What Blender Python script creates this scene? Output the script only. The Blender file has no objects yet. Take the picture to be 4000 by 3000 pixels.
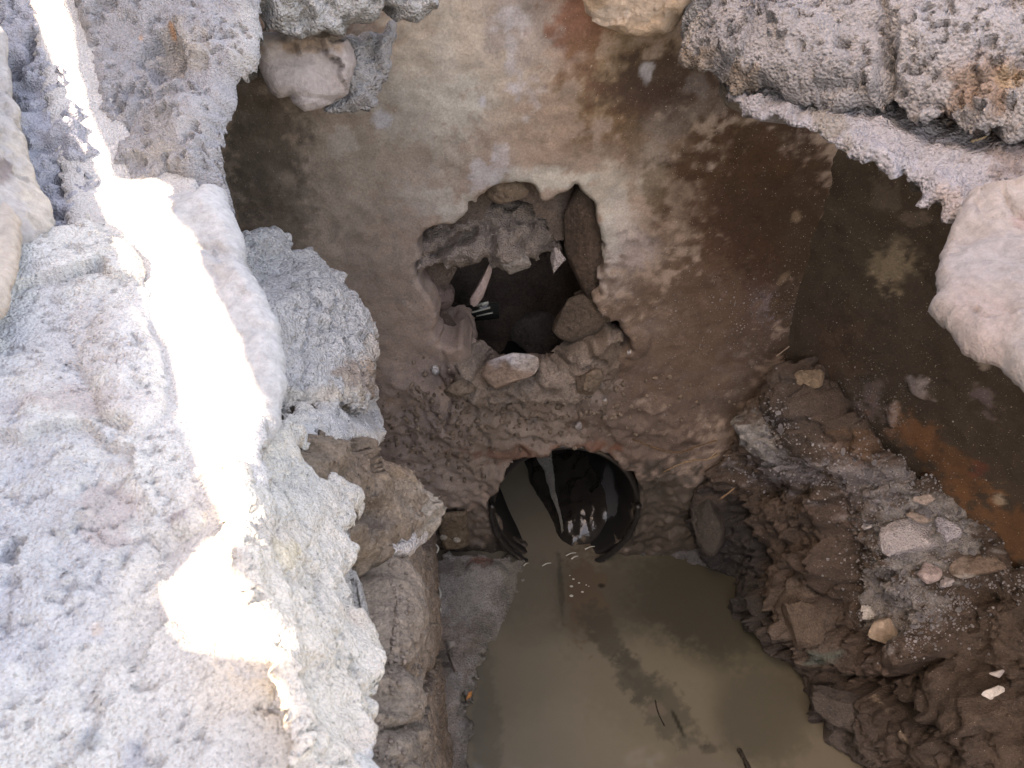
import bpy, math, random
import numpy as np
from mathutils import Vector, Matrix, geometry

random.seed(7)
S = bpy.context.scene
COL = S.collection

# ------------------------------------------------------------------ camera
CAM = np.array([0.0, 0.0, 1.35]); PITCH = math.radians(42.0); FPX = 3140.0
FW = np.array([0, math.cos(PITCH), -math.sin(PITCH)])
UP = np.array([0, math.sin(PITCH), math.cos(PITCH)])
cd = bpy.data.cameras.new('camera'); cam = bpy.data.objects.new('camera', cd); COL.objects.link(cam)
cam.location = CAM; cam.rotation_euler = (math.pi/2 - PITCH, 0, 0)
cd.sensor_width = 36; cd.lens = 36*FPX/4000; cd.clip_start = 0.01; cd.clip_end = 500
cd.dof.use_dof = True; cd.dof.focus_distance = 1.15; cd.dof.aperture_fstop = 30
S.camera = cam

# ------------------------------------------------------------------ light
SUN_EL = math.radians(50); SH = np.array([-0.875, -0.485]); SH = SH/np.linalg.norm(SH)
SUN = np.array([SH[0]*math.cos(SUN_EL), SH[1]*math.cos(SUN_EL), math.sin(SUN_EL)])
W = bpy.data.worlds.new('World'); S.world = W; W.use_nodes = True
nt = W.node_tree; nt.nodes.clear()
sky = nt.nodes.new('ShaderNodeTexSky'); sky.sky_type = 'NISHITA'; sky.sun_disc = False
sky.sun_elevation = SUN_EL; sky.sun_rotation = math.atan2(SUN[0], SUN[1])
sky.air_density = 1.0; sky.dust_density = 3.0; sky.ozone_density = 1.0
bg = nt.nodes.new('ShaderNodeBackground'); bg.inputs[1].default_value = 0.15
wo = nt.nodes.new('ShaderNodeOutputWorld')
nt.links.new(sky.outputs[0], bg.inputs[0]); nt.links.new(bg.outputs[0], wo.inputs[0])
sl = bpy.data.lights.new('sun', 'SUN'); sl.energy = 5.0; sl.angle = math.radians(0.5); sl.color = (1, .98, .95)
so = bpy.data.objects.new('sun', sl); COL.objects.link(so)
so.rotation_euler = Vector(SUN).to_track_quat('Z', 'Y').to_euler(); so.location = (-3, -2, 4)
S.view_settings.view_transform = 'Standard'; S.view_settings.look = 'None'
S.view_settings.exposure = 3.0; S.view_settings.gamma = 1.0
S.view_settings.use_curve_mapping = False
S.view_settings.use_white_balance = True; S.view_settings.white_balance_temperature = 10000; S.view_settings.white_balance_tint = 19
S.render.engine = 'CYCLES'
S.cycles.max_bounces = 6; S.cycles.diffuse_bounces = 5

# ------------------------------------------------------------------ rays
def ray(px, py):
    return np.array([(px-2000)/FPX, 0, 0]) + FW + UP*((1500-py)/FPX)
def Pz(px, py, z):
    d = ray(px, py); return CAM + d*((z-CAM[2])/d[2])
def Pd(px, py, D): return CAM + ray(px, py)*D
def proj(p):
    r = p-CAM; D = r@FW; D = np.where(np.abs(D) < 1e-6, 1e-6, D)
    return 2000+FPX*r[..., 0]/D, 1500-FPX*(r@UP)/D, D
class Plane:
    def __init__(s, a, b, c):
        a, b, c = map(np.asarray, (a, b, c)); n = np.cross(b-a, c-a); n = n/np.linalg.norm(n)
        if n@(CAM-a) < 0: n = -n
        s.o = a; s.n = n; h = np.array([0, 0, 1.0]) if abs(n[2]) < .9 else np.array([0, 1.0, 0])
        s.u = np.cross(h, n); s.u /= np.linalg.norm(s.u); s.v = np.cross(n, s.u)
    def hit(s, px, py):
        d = ray(px, py); return CAM + d*(((s.o-CAM)@s.n)/(d@s.n))
    def uv(s, p): r = np.asarray(p)-s.o; return np.stack([r@s.u, r@s.v], -1)
def pz(*t): return Plane(*[Pz(*q) for q in t])
def pdp(*t): return Plane(*[Pd(*q) for q in t])
def Dz(px, py, z): return (px, py, (Pz(px, py, z)-CAM)@FW)

# ------------------------------------------------------------------ noise (numpy)
def _h(ix, iy, iz, s):
    h = (ix.astype(np.int64)*374761393 + iy.astype(np.int64)*668265263 + iz.astype(np.int64)*2147483647 + s*1274126177) & 0xffffffff
    h = ((h ^ (h >> 13))*1274126177) & 0xffffffff
    h = ((h ^ (h >> 15))*2246822519) & 0xffffffff
    return ((h ^ (h >> 16)) & 0xffff)/65535.0
def vn(p, s=0):
    i = np.floor(p).astype(np.int64); f = p-i; f = f*f*f*(f*(f*6-15)+10)
    r = 0
    for a in (0, 1):
        for b in (0, 1):
            for c in (0, 1):
                w = (f[:, 0] if a else 1-f[:, 0])*(f[:, 1] if b else 1-f[:, 1])*(f[:, 2] if c else 1-f[:, 2])
                r = r + w*_h(i[:, 0]+a, i[:, 1]+b, i[:, 2]+c, s)
    return r
ROT = np.array([[.36, .48, -.8], [-.8, .6, 0], [.48, .64, .6]])
def fbm(p, freq, octs=4, s=0, gain=.5):
    q = p*freq + 17.3*s; a = 1; t = 0; r = 0
    for k in range(octs):
        r = r + a*(vn(q, s+k)*2-1); t += a; a *= gain; q = (q@ROT)*2.03
    return r/t
def worley(p, freq, s=0):
    q = p*freq; i = np.floor(q).astype(np.int64); best = np.full(len(q), 9.0); sec = np.full(len(q), 9.0)
    for a in (-1, 0, 1):
        for b in (-1, 0, 1):
            for c in (-1, 0, 1):
                j = i+np.array([a, b, c])
                d = np.zeros(len(q))
                for k in range(3):
                    o = _h(j[:, 0], j[:, 1], j[:, 2], s+11*k+3)
                    d += (j[:, k]+o-q[:, k])**2
                m = d < best; sec = np.where(m, best, np.minimum(sec, d)); best = np.where(m, d, best)
    return np.sqrt(best), np.sqrt(sec)
def facets(p, freq, k, off, s=0):
    q = p*freq+.35*np.stack([fbm(p, freq*3, 3, s+i) for i in range(3)], -1); i0 = np.floor(q).astype(np.int64); best = np.full(len(q), 9.0); H = np.zeros(len(q))
    for a in (-1, 0, 1):
        for b in (-1, 0, 1):
            for c in (-1, 0, 1):
                j = i0+np.array([a, b, c]); f_ = [_h(j[:, 0], j[:, 1], j[:, 2], s+11*m+3) for m in range(3)]
                v_ = [j[:, m]+f_[m]-q[:, m] for m in range(3)]; d = v_[0]**2+v_[1]**2+v_[2]**2
                hh = sum((_h(j[:, 0], j[:, 1], j[:, 2], s+7*m+91)-.5)*v_[m] for m in range(3))*k/freq*2+(f_[0]-.5)*off
                m_ = d < best; H = np.where(m_, hh, H); best = np.where(m_, d, best)
    return H
def sst(a, b, x):
    t = np.clip((x-a)/(b-a), 0, 1); return t*t*(3-2*t)

# ------------------------------------------------------------------ materials
def mat(name, bump=.5, bs=400, bd=.002, rough=.9, grain=.25, gs=300, speck=0.0, spcol=(.6, .58, .55), pores=0.0, spec=.3, ss=500, vs=0, vb=.5):
    m = bpy.data.materials.new(name); m.use_nodes = True; n = m.node_tree.nodes; L = m.node_tree.links
    b = n['Principled BSDF']
    tc = n.new('ShaderNodeTexCoord'); at = n.new('ShaderNodeAttribute'); at.attribute_name = 'Col'
    def noise(sc, det=4, ro=.6):
        x = n.new('ShaderNodeTexNoise'); x.inputs['Scale'].default_value = sc
        x.inputs['Detail'].default_value = det; x.inputs['Roughness'].default_value = ro
        L.new(tc.outputs['Object'], x.inputs['Vector']); return x.outputs[0]
    def rng(s, a, b_, c, d):
        x = n.new('ShaderNodeMapRange'); x.inputs[1].default_value = a; x.inputs[2].default_value = b_
        x.inputs[3].default_value = c; x.inputs[4].default_value = d; L.new(s, x.inputs[0]); return x.outputs[0]
    def mul(c, f):
        x = n.new('ShaderNodeVectorMath'); x.operation = 'SCALE'; L.new(c, x.inputs[0]); L.new(f, x.inputs['Scale']); return x.outputs[0]
    c = at.outputs['Color']
    c = mul(c, rng(noise(gs, 5, .7), .3, .7, 1-grain, 1+grain))
    c = mul(c, rng(noise(gs*.09, 4), .3, .7, 1-grain*.6, 1+grain*.6))
    if pores > 0: c = mul(c, rng(noise(gs*.55, 3, .65), .36, .43, 1-pores, 1))
    if speck > 0:
        v = n.new('ShaderNodeTexNoise'); v.inputs['Scale'].default_value = ss; v.inputs['Detail'].default_value = 2
        L.new(tc.outputs['Object'], v.inputs['Vector'])
        f = rng(v.outputs[0], .70-.1*speck, .76-.1*speck, 0, .9)
        x = n.new('ShaderNodeMix'); x.data_type = 'RGBA'; L.new(f, x.inputs[0]); L.new(c, x.inputs[6]); x.inputs[7].default_value = (*spcol, 1); c = x.outputs[2]
    L.new(c, b.inputs['Base Color'])
    L.new(rng(at.outputs['Alpha'], 0, 1, .22, rough), b.inputs['Roughness'])
    b.inputs['Specular IOR Level'].default_value = spec
    h = noise(bs, 6, .65)
    if vs:
        v2 = n.new('ShaderNodeTexVoronoi'); v2.feature = 'SMOOTH_F1'; v2.inputs['Scale'].default_value = vs; v2.inputs['Smoothness'].default_value = .35
        w = n.new('ShaderNodeVectorMath'); w.operation = 'MULTIPLY_ADD'; x3 = n.new('ShaderNodeTexNoise'); x3.inputs['Scale'].default_value = vs*.6; L.new(tc.outputs['Object'], x3.inputs[0])
        L.new(x3.outputs['Color'], w.inputs[0]); w.inputs[1].default_value = (.5/vs,)*3; L.new(tc.outputs['Object'], w.inputs[2]); L.new(w.outputs[0], v2.inputs['Vector'])
        f = rng(v2.outputs[0], 0, .8, vb*2, 0); ad = n.new('ShaderNodeMath'); L.new(h, ad.inputs[0]); L.new(f, ad.inputs[1]); h = ad.outputs[0]
    bp = n.new('ShaderNodeBump'); bp.inputs['Strength'].default_value = bump; bp.inputs['Distance'].default_value = bd
    L.new(h, bp.inputs['Height']); L.new(bp.outputs[0], b.inputs['Normal'])
    return m
M = dict(
    mortar=mat('lime_mortar', .9, 380, .003, .95, .2, 560, pores=.38, vs=330, vb=.6),
    near=mat('pale_concrete', .9, 600, .0016, .95, .16, 950, pores=.32, vs=560, vb=.6),
    stone=mat('pale_stone', .9, 300, .003, .85, .2, 160, pores=.12),
    wall=mat('rendered_wall', .5, 330, .0018, .85, .24, 330, speck=.12, spcol=(.42, .38, .33)),
    mud=mat('wet_mud', 1.0, 260, .005, .8, .4, 300, pores=.3, speck=.25, spcol=(.3, .27, .25)),
    rock=mat('brown_rock', 1.0, 120, .007, .85, .38, 150, pores=.3, speck=.15, spcol=(.4, .36, .32)),
    soil=mat('dry_soil', .8, 200, .003, .95, .3, 200),
)

# ------------------------------------------------------------------ object helpers
def tag(o, label=None, cat=None, group=None, kind=None):
    if label: o['label'] = label
    if cat: o['category'] = cat
    if group: o['group'] = group
    if kind: o['kind'] = kind
    return o
def mesh_obj(name, verts, faces, m, parent=None, cols=None, smooth=True, origin=True):
    verts = np.asarray(verts, float); c = verts.mean(0) if origin else np.zeros(3)
    me = bpy.data.meshes.new(name)
    faces = np.asarray(faces) if not isinstance(faces, list) or len(set(map(len, faces))) == 1 else faces
    if isinstance(faces, np.ndarray):
        k = faces.shape[1]; nf = len(faces)
        me.vertices.add(len(verts)); me.vertices.foreach_set('co', (verts-c).ravel())
        me.loops.add(nf*k); me.loops.foreach_set('vertex_index', faces.ravel().astype(np.int32))
        me.polygons.add(nf); me.polygons.foreach_set('loop_start', np.arange(0, nf*k, k, dtype=np.int32))
        me.polygons.foreach_set('loop_total', np.full(nf, k, dtype=np.int32))
        me.update(calc_edges=True); me.validate()
    else:
        me.from_pydata([tuple(v) for v in verts-c], [], faces); me.update()
    if smooth: me.polygons.foreach_set('use_smooth', np.ones(len(me.polygons), dtype=bool))
    if cols is not None:
        a = me.color_attributes.new('Col', 'FLOAT_COLOR', 'POINT')
        cc = np.ones((len(verts), 4)); cc[:, :cols.shape[1]] = cols
        a.data.foreach_set('color', cc.ravel())
    me.materials.append(m)
    o = bpy.data.objects.new(name, me); COL.objects.link(o); o.location = c
    if parent is not None:
        o.parent = parent; o.location = Vector(c)-parent.location
    return o
SURF = {}
def segd(P, A, B):
    d = B-A; t = np.clip(((P-A)@d)/max(d@d, 1e-12), 0, 1); return np.linalg.norm(P-A-t[:, None]*d, axis=1)
def sdist(P, poly):
    best = np.full(len(P), 1e9); ins = np.zeros(len(P), bool)
    for k in range(len(poly)):
        a = poly[k]; b = poly[(k+1) % len(poly)]
        best = np.minimum(best, segd(P, a, b))
        c = ((a[1] > P[:, 1]) != (b[1] > P[:, 1]))
        with np.errstate(divide='ignore', invalid='ignore'):
            x = (b[0]-a[0])*(P[:, 1]-a[1])/(b[1]-a[1])+a[0]
        ins ^= c & (P[:, 0] < x)
    return np.where(ins, best, -best)
def paintcols(p3, base, paint, seed, alpha=1.0):
    X, Y, _ = proj(p3); c = np.tile(np.array([*base, alpha]), (len(p3), 1))
    nz = fbm(p3, 28, 4, seed+5)*.9
    nz2 = fbm(p3, 75, 4, seed+6, .6)*1.6
    for t in paint:
        px, py, rx, ry, rgb, st, na = t[:7]; ang = math.radians(t[7]) if len(t) > 7 else 0
        dx = X-px; dy = Y-py; a = (dx*math.cos(ang)+dy*math.sin(ang))/rx; b = (-dx*math.sin(ang)+dy*math.cos(ang))/ry
        d = np.sqrt(a*a+b*b)+na*(nz*.6+nz2*.9)
        w = sst(1.2, .65, d)*st
        tgt = np.array([*rgb, 1.0]) if len(rgb) == 3 else np.array(rgb)
        if len(rgb) == 3: c[:, :3] += (tgt[:3]-c[:, :3])*w[:, None]
        else: c += (tgt-c)*w[:, None]
    return c
def surf(name, poly, plane, m, base, step=.0022, edge=.004, R=.012, thick=.04, big=(.006, 14), med=(.002, 70), nod=(0, 150), pits=(0, 120, .35),
         paint=(), bumps=(), cracks=(), holes=(), parent=None, seed=1, alpha=1.0, back=None, hmap=None, world=False, efreq=60, key=None, hback=.05, dctl=None, fac=None):
    """a slab of material with a traced outline: dense front face with relief, rounded rim, rough sides"""
    conv = (lambda q: plane.uv(np.array([np.asarray(p, float) for p in q]))) if world else (lambda q: plane.uv(np.array([plane.hit(*p) for p in q])))
    pl = conv(poly); hs = [conv(h) for h in holes]
    lo = pl.min(0)-2*step; hi = pl.max(0)+2*step
    nu, nv = (np.ceil((hi-lo)/step).astype(int)+1)
    U, V = np.meshgrid(lo[0]+np.arange(nu)*step, lo[1]+np.arange(nv)*step, indexing='ij')
    P2 = np.stack([U.ravel(), V.ravel()], -1)
    p3 = plane.o+P2[:, :1]*plane.u+P2[:, 1:]*plane.v
    wx = fbm(p3, efreq, 3, seed, .45)*edge*2; wy = fbm(p3, efreq, 3, seed+31, .45)*edge*2
    Q = P2+np.stack([wx, wy], -1)
    sd = sdist(Q, pl); sdp = sd.copy()
    for h in hs: sd = np.minimum(sd, -sdist(Q, h))
    G = sd.reshape(nu, nv); gu, gv = np.gradient(G, step)
    cen = (G[:-1, :-1]+G[1:, :-1]+G[:-1, 1:]+G[1:, 1:])/4
    I = np.arange(nu*nv).reshape(nu, nv); k = cen > 0
    F = np.stack([I[:-1, :-1][k], I[1:, :-1][k], I[1:, 1:][k], I[:-1, 1:][k]], -1)
    gl = np.hypot(gu, gv).ravel()+1e-6
    E = np.concatenate([F[:, [0, 1]], F[:, [1, 2]], F[:, [2, 3]], F[:, [3, 0]]]); ke = np.sort(E, 1)
    _, iv, ct = np.unique(ke[:, 0]*(nu*nv)+ke[:, 1], return_inverse=True, return_counts=True)
    bvx = np.unique(E[ct[iv] == 1]); mv = np.zeros(len(P2)); mv[bvx] = np.clip(-sd[bvx]/gl[bvx], -.9*step, .9*step)
    P2 = P2+np.stack([gu.ravel()/gl*mv, gv.ravel()/gl*mv], -1); sd[bvx] = 0; sd = np.maximum(sd, 0)
    used = np.unique(F); rm = -np.ones(nu*nv, int); rm[used] = np.arange(len(used))
    F = rm[F]; P2 = P2[used]; sd = sd[used]; sdp = sdp[used]
    p3 = plane.o+P2[:, :1]*plane.u+P2[:, 1:]*plane.v
    X, Y, _ = proj(p3)
    if dctl is not None:
        cp = np.array([[a_, b_, d_] for a_, b_, d_ in dctl]); q_ = cp[:, :2]/1000
        def K(A, B): r_ = np.linalg.norm(A[:, None]-B[None], axis=2)+1e-9; return r_
        n_ = len(cp); Mx = np.zeros((n_+3, n_+3)); Mx[:n_, :n_] = K(q_, q_); Mx[:n_, n_] = 1; Mx[:n_, n_+1:] = q_; Mx[n_:, :n_] = Mx[:n_, n_:].T
        wv = np.linalg.solve(Mx, np.concatenate([cp[:, 2], np.zeros(3)])); xy = np.stack([X, Y], -1)/1000
        D_ = K(xy, q_)@wv[:n_]+wv[n_]+xy@wv[n_+1:]
        p3 = CAM+(FW+np.outer((X-2000)/FPX, [1, 0, 0])+np.outer((1500-Y)/FPX, UP))*D_[:, None]
    h = big[0]*fbm(p3, big[1], 4, seed+2)+med[0]*fbm(p3, med[1], 4, seed+3)
    if nod[0]:
        q = p3+.12/nod[1]*np.stack([fbm(p3, nod[1]*.8, 2, seed+40+i) for i in range(3)], -1)
        f1, f2 = worley(q, nod[1], seed+4); g1, _ = worley(q, nod[1]*.42, seed+9)
        am = .55+.6*sst(-.3, .4, fbm(p3, 22, 2, seed+12))
        h = h+nod[0]*am*((.6-f1)+1.4*(.5-g1))
    if pits[0]:
        q = fbm(p3, pits[1], 3, seed+7)+.5*fbm(p3, pits[1]*.25, 2, seed+8)
        h = h-pits[0]*sst(pits[2], pits[2]+.25, q)
    if fac: h = h+facets(p3, fac[0], fac[1], fac[2], seed+70)
    nzb = fbm(p3, 30, 3, seed+15)
    for t in bumps:
        px, py, rx, ry, ang, hh = t[:6]; na = t[6] if len(t) > 6 else .25
        an = math.radians(ang); dx = X-px; dy = Y-py
        a = (dx*math.cos(an)+dy*math.sin(an))/rx; b = (-dx*math.sin(an)+dy*math.cos(an))/ry
        d2 = (a*a+b*b)*(1+na*nzb*2)
        h = h+hh*np.clip(1-d2, 0, 1)**.6
    for t in cracks:
        pts, wdt, dep = t
        XY = np.stack([X+wdt*1.5*fbm(p3, 90, 3, seed+21), Y+wdt*1.5*fbm(p3, 90, 3, seed+22)], -1)
        d = np.full(len(X), 1e9)
        for a_, b_ in zip(pts[:-1], pts[1:]): d = np.minimum(d, segd(XY, np.array(a_, float), np.array(b_, float)))
        h = h-dep*np.exp(-(d/wdt)**2)
    if hmap is not None: h = h+hmap(X, Y, p3)
    rr = np.clip(sd/R, 0, 1) if not hs else np.clip(np.minimum(sd, 1)/R, 0, 1)
    h = h-R*(1-rr)**2*.9; h = np.where(sd <= 0, np.minimum(h, 0), h)
    V3 = p3+h[:, None]*plane.n
    cols = paintcols(p3, base, paint, seed, alpha)
    nfront = len(V3)
    # sides
    E = np.concatenate([F[:, [0, 1]], F[:, [1, 2]], F[:, [2, 3]], F[:, [3, 0]]])
    key_ = np.sort(E, 1); cid = key_[:, 0]*len(V3)+key_[:, 1]
    uq, inv, cnt = np.unique(cid, return_inverse=True, return_counts=True)
    BE = E[cnt[inv] == 1]; bv = np.unique(BE); bm = -np.ones(nfront, int); bm[bv] = np.arange(len(bv))
    if thick > 0:
        cr = V3[:nfront].mean(0)-CAM; bd = cr/np.linalg.norm(cr) if back is None else np.asarray(back, float)/np.linalg.norm(back)
        K = max(3, int(thick/(step*2))); K = min(K, 14); prev = bv.copy(); base_i = len(V3); allV = [V3]; allC = [cols]
        c2 = P2.mean(0); dirs = c2-P2[bv]
        dist = np.where(sdp[bv] > step*2, hback, thick) if hs else np.full(len(bv), thick)
        if name == 'back_wall': dist = np.where(np.linalg.norm(p3[bv]-np.array([.1, 1, .15]), axis=1) < .2, .012, dist)
        sides = []
        for k_ in range(1, K+1):
            t = k_/K; b0 = p3[bv]+(h[bv])[:, None]*plane.n+bd*(dist*t)[:, None]
            jit = (np.abs(fbm(b0, 70, 3, seed+50))*.012*min(1, 2*t)+np.abs(fbm(b0, 22, 2, seed+51))*.010*t+.0015*min(1, 4*t))*(0 if hs or world else 1)
            inw = dirs/(np.linalg.norm(dirs, axis=1)[:, None]+1e-9)*(jit+.40*thick*t*t*(0 if hs or world else 1))[:, None]
            nv_ = b0+inw[:, :1]*plane.u+inw[:, 1:]*plane.v
            if hs or name == 'left_wall':
                jj = (.012 if hs else .005)*min(1, 2.5*t); nv_ = nv_+(fbm(b0, 26, 4, seed+61)*jj)[:, None]*plane.u+(fbm(b0, 26, 4, seed+62)*jj)[:, None]*plane.v
            allV.append(nv_); allC.append(cols[bv]); cur = base_i+np.arange(len(bv)); base_i += len(bv)
            a0 = prev[bm[BE[:, 0]]]; a1 = prev[bm[BE[:, 1]]]; b0i = cur[bm[BE[:, 0]]]; b1i = cur[bm[BE[:, 1]]]
            sides.append(np.stack([a1, a0, b0i, b1i], -1)); prev = cur
        V3 = np.concatenate(allV); cols = np.concatenate(allC); F = np.concatenate([F]+sides)
        # back cap: coarse fan to the centre for solid pieces
        if not hs:
            ce = V3[prev].mean(0)[None]; V3 = np.concatenate([V3, ce]); cols = np.concatenate([cols, cols[:1]])
            ci = len(V3)-1; a0 = prev[bm[BE[:, 0]]]; a1 = prev[bm[BE[:, 1]]]
            F = np.concatenate([F, np.stack([a1, a0, np.full(len(a0), ci), np.full(len(a0), ci)], -1)]) if False else F
    o = mesh_obj(name, V3, F, m, parent, cols)
    fx, fy, fd = proj(V3[:nfront]); SURF[key or name] = (V3[:nfront], fx, fy, plane.n)
    return o
def on(key, px, py, lift=0):
    V, x, y, n = SURF[key]; d = (x-px)**2+(y-py)**2; i = np.argmin(d)
    return V[i]+n*lift, n
# rocks
def ico(sub):
    import bmesh
    b = bmesh.new(); bmesh.ops.create_icosphere(b, subdivisions=sub, radius=1)
    v = np.array([x.co[:] for x in b.verts]); f = np.array([[q.index for q in t.verts] for t in b.faces]); b.free(); return v, f
ICO = {k: ico(k) for k in (1, 2, 3, 4, 5)}
def rockverts(sub, seed, flat=9, rough=.12, fine=.03):
    v, f = ICO[sub]; v = v.copy(); r = random.Random(seed)
    for _ in range(flat):
        n = np.array([r.gauss(0, 1) for _ in range(3)]); n /= np.linalg.norm(n); d = r.uniform(.42, .80)
        e = np.maximum(v@n-d, 0); v = v-n*(e*.97)[:, None]
    v = v*(1+rough*fbm(v, 1.2, 3, seed)+fine*fbm(v, 5, 3, seed+1))[:, None]
    return v, f
def rock(name, c, size, m, base, rot=(0, 0, 0), seed=1, sub=4, flat=10, rough=.12, fine=.045, paint=(), parent=None, alpha=1.0, nodule=0):
    v, f = rockverts(sub, seed, flat, rough, fine)
    if nodule:
        f1, _ = worley(v, 5, seed); g1, _ = worley(v, 11, seed+1); v = v*(1+nodule*((.5-f1)+.6*(.5-g1)))[:, None]
    v = v*np.array(size)
    R_ = np.array(Matrix.Rotation(rot[2], 3, 'Z')@Matrix.Rotation(rot[1], 3, 'Y')@Matrix.Rotation(rot[0], 3, 'X'))
    v = v@R_.T+np.asarray(c)
    return mesh_obj(name, v, f, m, parent, paintcols(v, base, paint, seed, alpha))
def tube(name, pts, r0, r1, m, col, parent=None, seg=7, sub=6, alpha=1.0):
    P = np.array(pts, float); t = np.linspace(0, len(P)-1, (len(P)-1)*sub+1); Q = []
    for x in t:
        i = min(int(x), len(P)-2); f = x-i
        p0 = P[max(i-1, 0)]; p1 = P[i]; p2 = P[i+1]; p3_ = P[min(i+2, len(P)-1)]
        Q.append(.5*((2*p1)+(-p0+p2)*f+(2*p0-5*p1+4*p2-p3_)*f*f+(-p0+3*p1-3*p2+p3_)*f**3))
    Q = np.array(Q); V = []; F = []
    for i, q in enumerate(Q):
        d = Q[min(i+1, len(Q)-1)]-Q[max(i-1, 0)]; d /= np.linalg.norm(d)+1e-9
        a = np.cross(d, [0.3, .2, 1]); a /= np.linalg.norm(a); b = np.cross(d, a)
        r = (r0+(r1-r0)*i/(len(Q)-1))*(1+.25*random.uniform(-1, 1))
        for k in range(seg):
            an = 2*math.pi*k/seg; V.append(q+r*(math.cos(an)*a+math.sin(an)*b))
    for i in range(len(Q)-1):
        for k in range(seg): F.append((i*seg+k, i*seg+(k+1) % seg, (i+1)*seg+(k+1) % seg, (i+1)*seg+k))
    F.append(tuple(range(seg))[::-1]); F.append(tuple((len(Q)-1)*seg+k for k in range(seg)))
    V = np.array(V); return mesh_obj(name, V, F, m, parent, np.tile([*col, alpha], (len(V), 1)))
def empty(name, loc):
    o = bpy.data.objects.new(name, None); o.empty_display_size = .05; COL.objects.link(o); o.location = loc; return o

# ================================================================== SETTING
GREY = (.40, .40, .40); PALE = (.52, .52, .505); WARM = (.46, .43, .40)
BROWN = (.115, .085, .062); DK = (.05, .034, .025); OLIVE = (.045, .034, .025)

# ground round the hole, to the horizon
gp = [(-.52, 1.04), (-.44, .8), (-.34, .6), (-.26, .35), (-.21, 0), (-.3, -1.1), (.5, -1.3), (1.2, -.6), (1.0, -.1), (.50, .2), (.54, .72), (.56, 1.04)]
out = [(-80, 80), (-80, -80), (80, -80), (80, 80)]
def with_hole(outer, inner, z, depth, name, m, col, zi=None):
    v = [(x, y, z) for x, y in outer]+[(x, y, z) for x, y in inner]
    tris = geometry.tessellate_polygon([[Vector((x, y, 0)) for x, y in outer], [Vector((x, y, 0)) for x, y in inner]])
    F = [tuple(t) for t in tris]; no, ni = len(outer), len(inner); b = len(v)
    v += [(x, y, z-depth) for x, y in inner]
    for k in range(ni): F.append((no+k, no+(k+1) % ni, b+(k+1) % ni, b+k))
    return mesh_obj(name, v, F, m, None, np.tile([*col, 1], (len(v), 1)), smooth=False)
tag(with_hole(out, gp, 1.0, .12, 'ground', M['soil'], (.2, .16, .12)), kind='structure')

# outline of the sunlit strip, cut later as a slot into the added sun blocker
STRIP = [(90, -60), (250, -60), (285, 100), (300, 260), (330, 340), (345, 420), (395, 540), (425, 600), (440, 690), (480, 700), (600, 695), (668, 730), (668, 780), (705, 810), (740, 900), (790, 1050), (850, 1170), (890, 1240),
         (950, 1360), (985, 1470), (1030, 1560), (1068, 1650), (1040, 1685), (995, 1690), (950, 1840), (985, 1930), (998, 2060), (1045, 2110), (1055, 2180), (1130, 2215), (1165, 2270), (1155, 2400), (1180, 2560), (1260, 2640), (1280, 2730), (1390, 2880),
         (1340, 2860), (1190, 2750), (1165, 2640), (1130, 2580), (1080, 2540), (900, 2520), (760, 2495), (715, 2400), (665, 2310), (760, 2220), (820, 2130), (890, 2070), (850, 2010), (820, 1850), (780, 1700), (735, 1610), (690, 1480), (670, 1370), (590, 1260), (570, 1120), (480, 900), (350, 830), (370, 760), (395, 700),
         (350, 610), (330, 520), (240, 340), (200, 220), (150, 90)]
# chamber back wall with its broken hole and the pipe opening
BW = Plane((0, 1, 0), (1, 1, 0), (0, 1, 1))
HOLE = [(1640, 1010), (1632, 940), (1670, 895), (1760, 865), (1840, 810), (1905, 765), (1915, 725), (1960, 702), (2010, 698), (2055, 735), (2120, 768), (2185, 748), (2250, 742), (2310, 780), (2340, 860), (2352, 960), (2362, 1030), (2335, 1100), (2320, 1170),
        (2390, 1240), (2440, 1280), (2455, 1340), (2400, 1400), (2340, 1380), (2270, 1430), (2250, 1520), (2180, 1540), (2100, 1540), (1960, 1545), (1870, 1530), (1855, 1440), (1800, 1350), (1750, 1345), (1705, 1330), (1690, 1200), (1655, 1110)]
PC = np.array([0.100, .988, .142]); PR = (.141, .174)
pipehole = [(PC[0]+PR[0]*math.cos(a)*1.0, 1.0, PC[2]+PR[1]*math.sin(a)) for a in np.linspace(0, 2*math.pi, 40, endpoint=False)]
hole3 = [BW.hit(*p) for p in HOLE]
def bw_h(X, Y, p):
    low = sst(1380, 1620, Y+90*fbm(p, 16, 3, 3)-80*sst(2350, 2700, X))*sst(1380, 1560, X)*sst(2950, 2600, X)
    f1, f2 = worley(p, 26, 4); g1, _ = worley(p, 62, 8)
    mudd = low*(.018+.020*fbm(p, 14, 4, 8)+.010*(.5-f1)+.005*(.5-g1)+.004*fbm(p, 90, 3, 6))
    rim = np.exp(-((np.hypot((p[:, 0]-PC[0])/PR[0], (p[:, 2]-PC[2])/PR[1])-1)/.10)**2)*.008
    return mudd+rim*low
LT = (0.36, 0.335, 0.30); BE_ = (0.332, 0.276, 0.208); RED = (0.047, 0.027, 0.019); ORG = (0.126, 0.079, 0.052); MUD = (0.187, 0.151, 0.124)
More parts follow.
